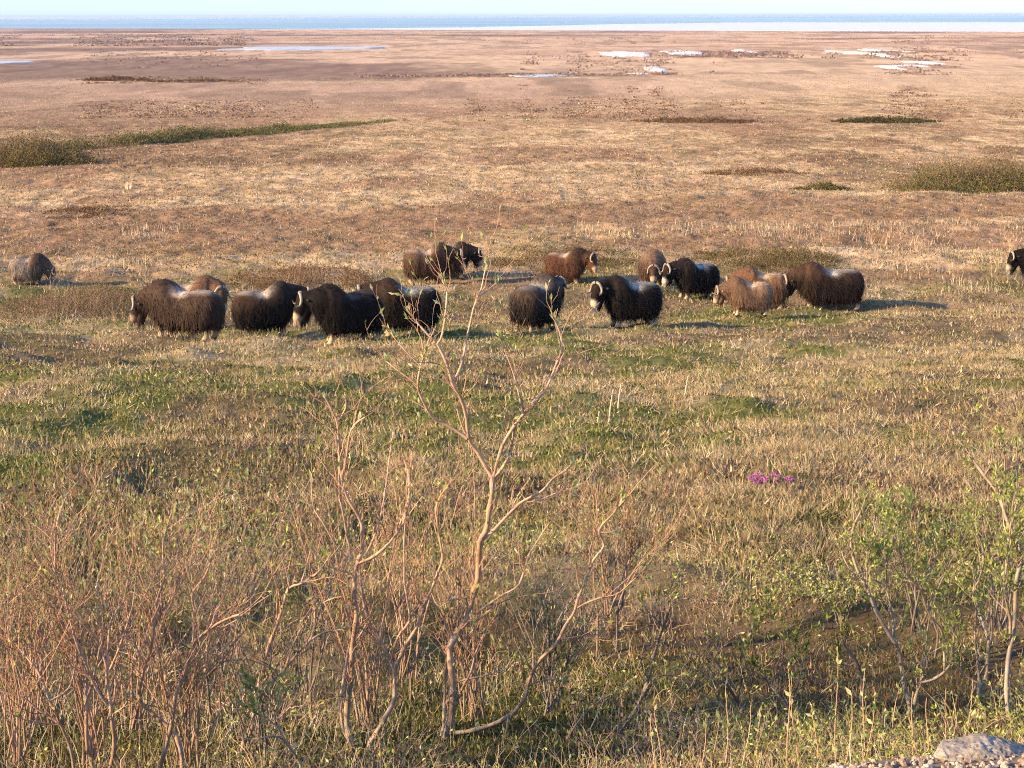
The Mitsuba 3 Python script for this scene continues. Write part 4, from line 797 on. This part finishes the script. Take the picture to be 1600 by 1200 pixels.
# ------------------------------------------------------------------ boulder and gravel at the roadside
def boulder():
    rng = np.random.default_rng(5)
    pts = np.array([[-.135, 0, .02], [-.12, -.05, .055], [-.10, .06, .06], [-.02, -.06, .075], [.02, 0, .098], [.035, .05, .10], [.10, -.04, .06], [.17, .02, .02], [.15, .08, .03], [.0, -.09, .0], [-.09, -.09, .0], [.1, -.10, -.01], [.19, -.05, -.02], [-.14, .05, -.05], [.2, .1, -.05], [-.1, -.1, -.06], [.2, -.1, -.06], [0, .14, .03], [-.08, .13, .0]])
    m = trimesh.convex.convex_hull(pts); b = m3.Manifold(m3.Mesh(m.vertices.astype(np.float32), m.faces.astype(np.uint32))).refine_to_length(.006).to_mesh()
    t = trimesh.Trimesh(b.vert_properties[:, :3], b.tri_verts); t = trimesh.smoothing.filter_taubin(t, iterations=3)
    V, N = np.array(t.vertices), np.array(t.vertex_normals)
    V = V + N * ((nfbm(V[:, 0] * 22, V[:, 1] * 22, V[:, 2] * 22, 4) - .5) * .022)[:, None]
    V += -N * (.006 * sst(.56, .62, nfbm(V[:, 0] * 60, V[:, 1] * 20, V[:, 2] * 60, 2)))[:, None]
    c = at(1528, 1178, 5.22); g = float(gz(c[0], c[1])); V = V * [.92, .92, .56] + [c[0], c[1], max(g, -2.12) - .006]
    put('boulder', V, t.faces, np.full((len(V), 3), .3), 'stone_bsdf', True)
    tag('boulder', 'grey angular boulder at the bottom right corner by the gravel', 'rock')
scene['stone_bsdf'] = {'type': 'bumpmap', 'arbitrary': proc(lambda p, n, uv: fbm(p.x * 120, p.y * 120, p.z * 120, 3), .001), 'scale': .004, 'bsdf': {'type': 'diffuse', 'reflectance': proc(
    lambda p, n, uv: mix(mix((.24, .215, .195), (.37, .335, .295), smoothstep(.3, .7, fbm(p.x * 30, p.y * 30, p.z * 30, 4))), (.16, .15, .14), smoothstep(.58, .72, fbm(p.x * 90, p.y * 90, p.z * 90, 3))))}}
boulder()
def gravel():
    ico = trimesh.creation.icosphere(1, 1.0); s = Soup(); n = 9000
    x = R.uniform(-2.4, 2.8, n); edge = 5.16 + lip(x); y = edge + .10 - np.abs(R.normal(0, .55, n)); r = np.where(R.random(n) < .12, R.uniform(.011, .018, n), R.uniform(.004, .011, n))
    var = [ico.vertices * (1 + .5 * (R.random((len(ico.vertices), 1)) - .5)) for _ in range(24)]
    pal = np.array([[.30, .25, .21], [.42, .34, .27], [.22, .18, .16], [.38, .27, .20], [.50, .44, .38]])
    z = gz(x, y); out, cols = [], []
    for i in range(n):
        A = trimesh.transformations.random_rotation_matrix(R.random(3))[:3, :3]
        out.append((var[i % 24] * [1, .8, .6]) @ A.T * r[i] + [x[i], y[i], z[i] + r[i] * .3])
    cols = np.repeat(pal[R.integers(0, 5, n)] * R.uniform(.7, 1.2, (n, 1)), len(ico.vertices), 0)
    f = (ico.faces[None] + (np.arange(n) * len(ico.vertices))[:, None, None]).reshape(-1, 3)
    put('gravel', np.vstack(out), f, cols, 'blade_bsdf'); tag('gravel', 'loose brown grey gravel on the road shoulder', 'gravel', kind='stuff')
gravel()
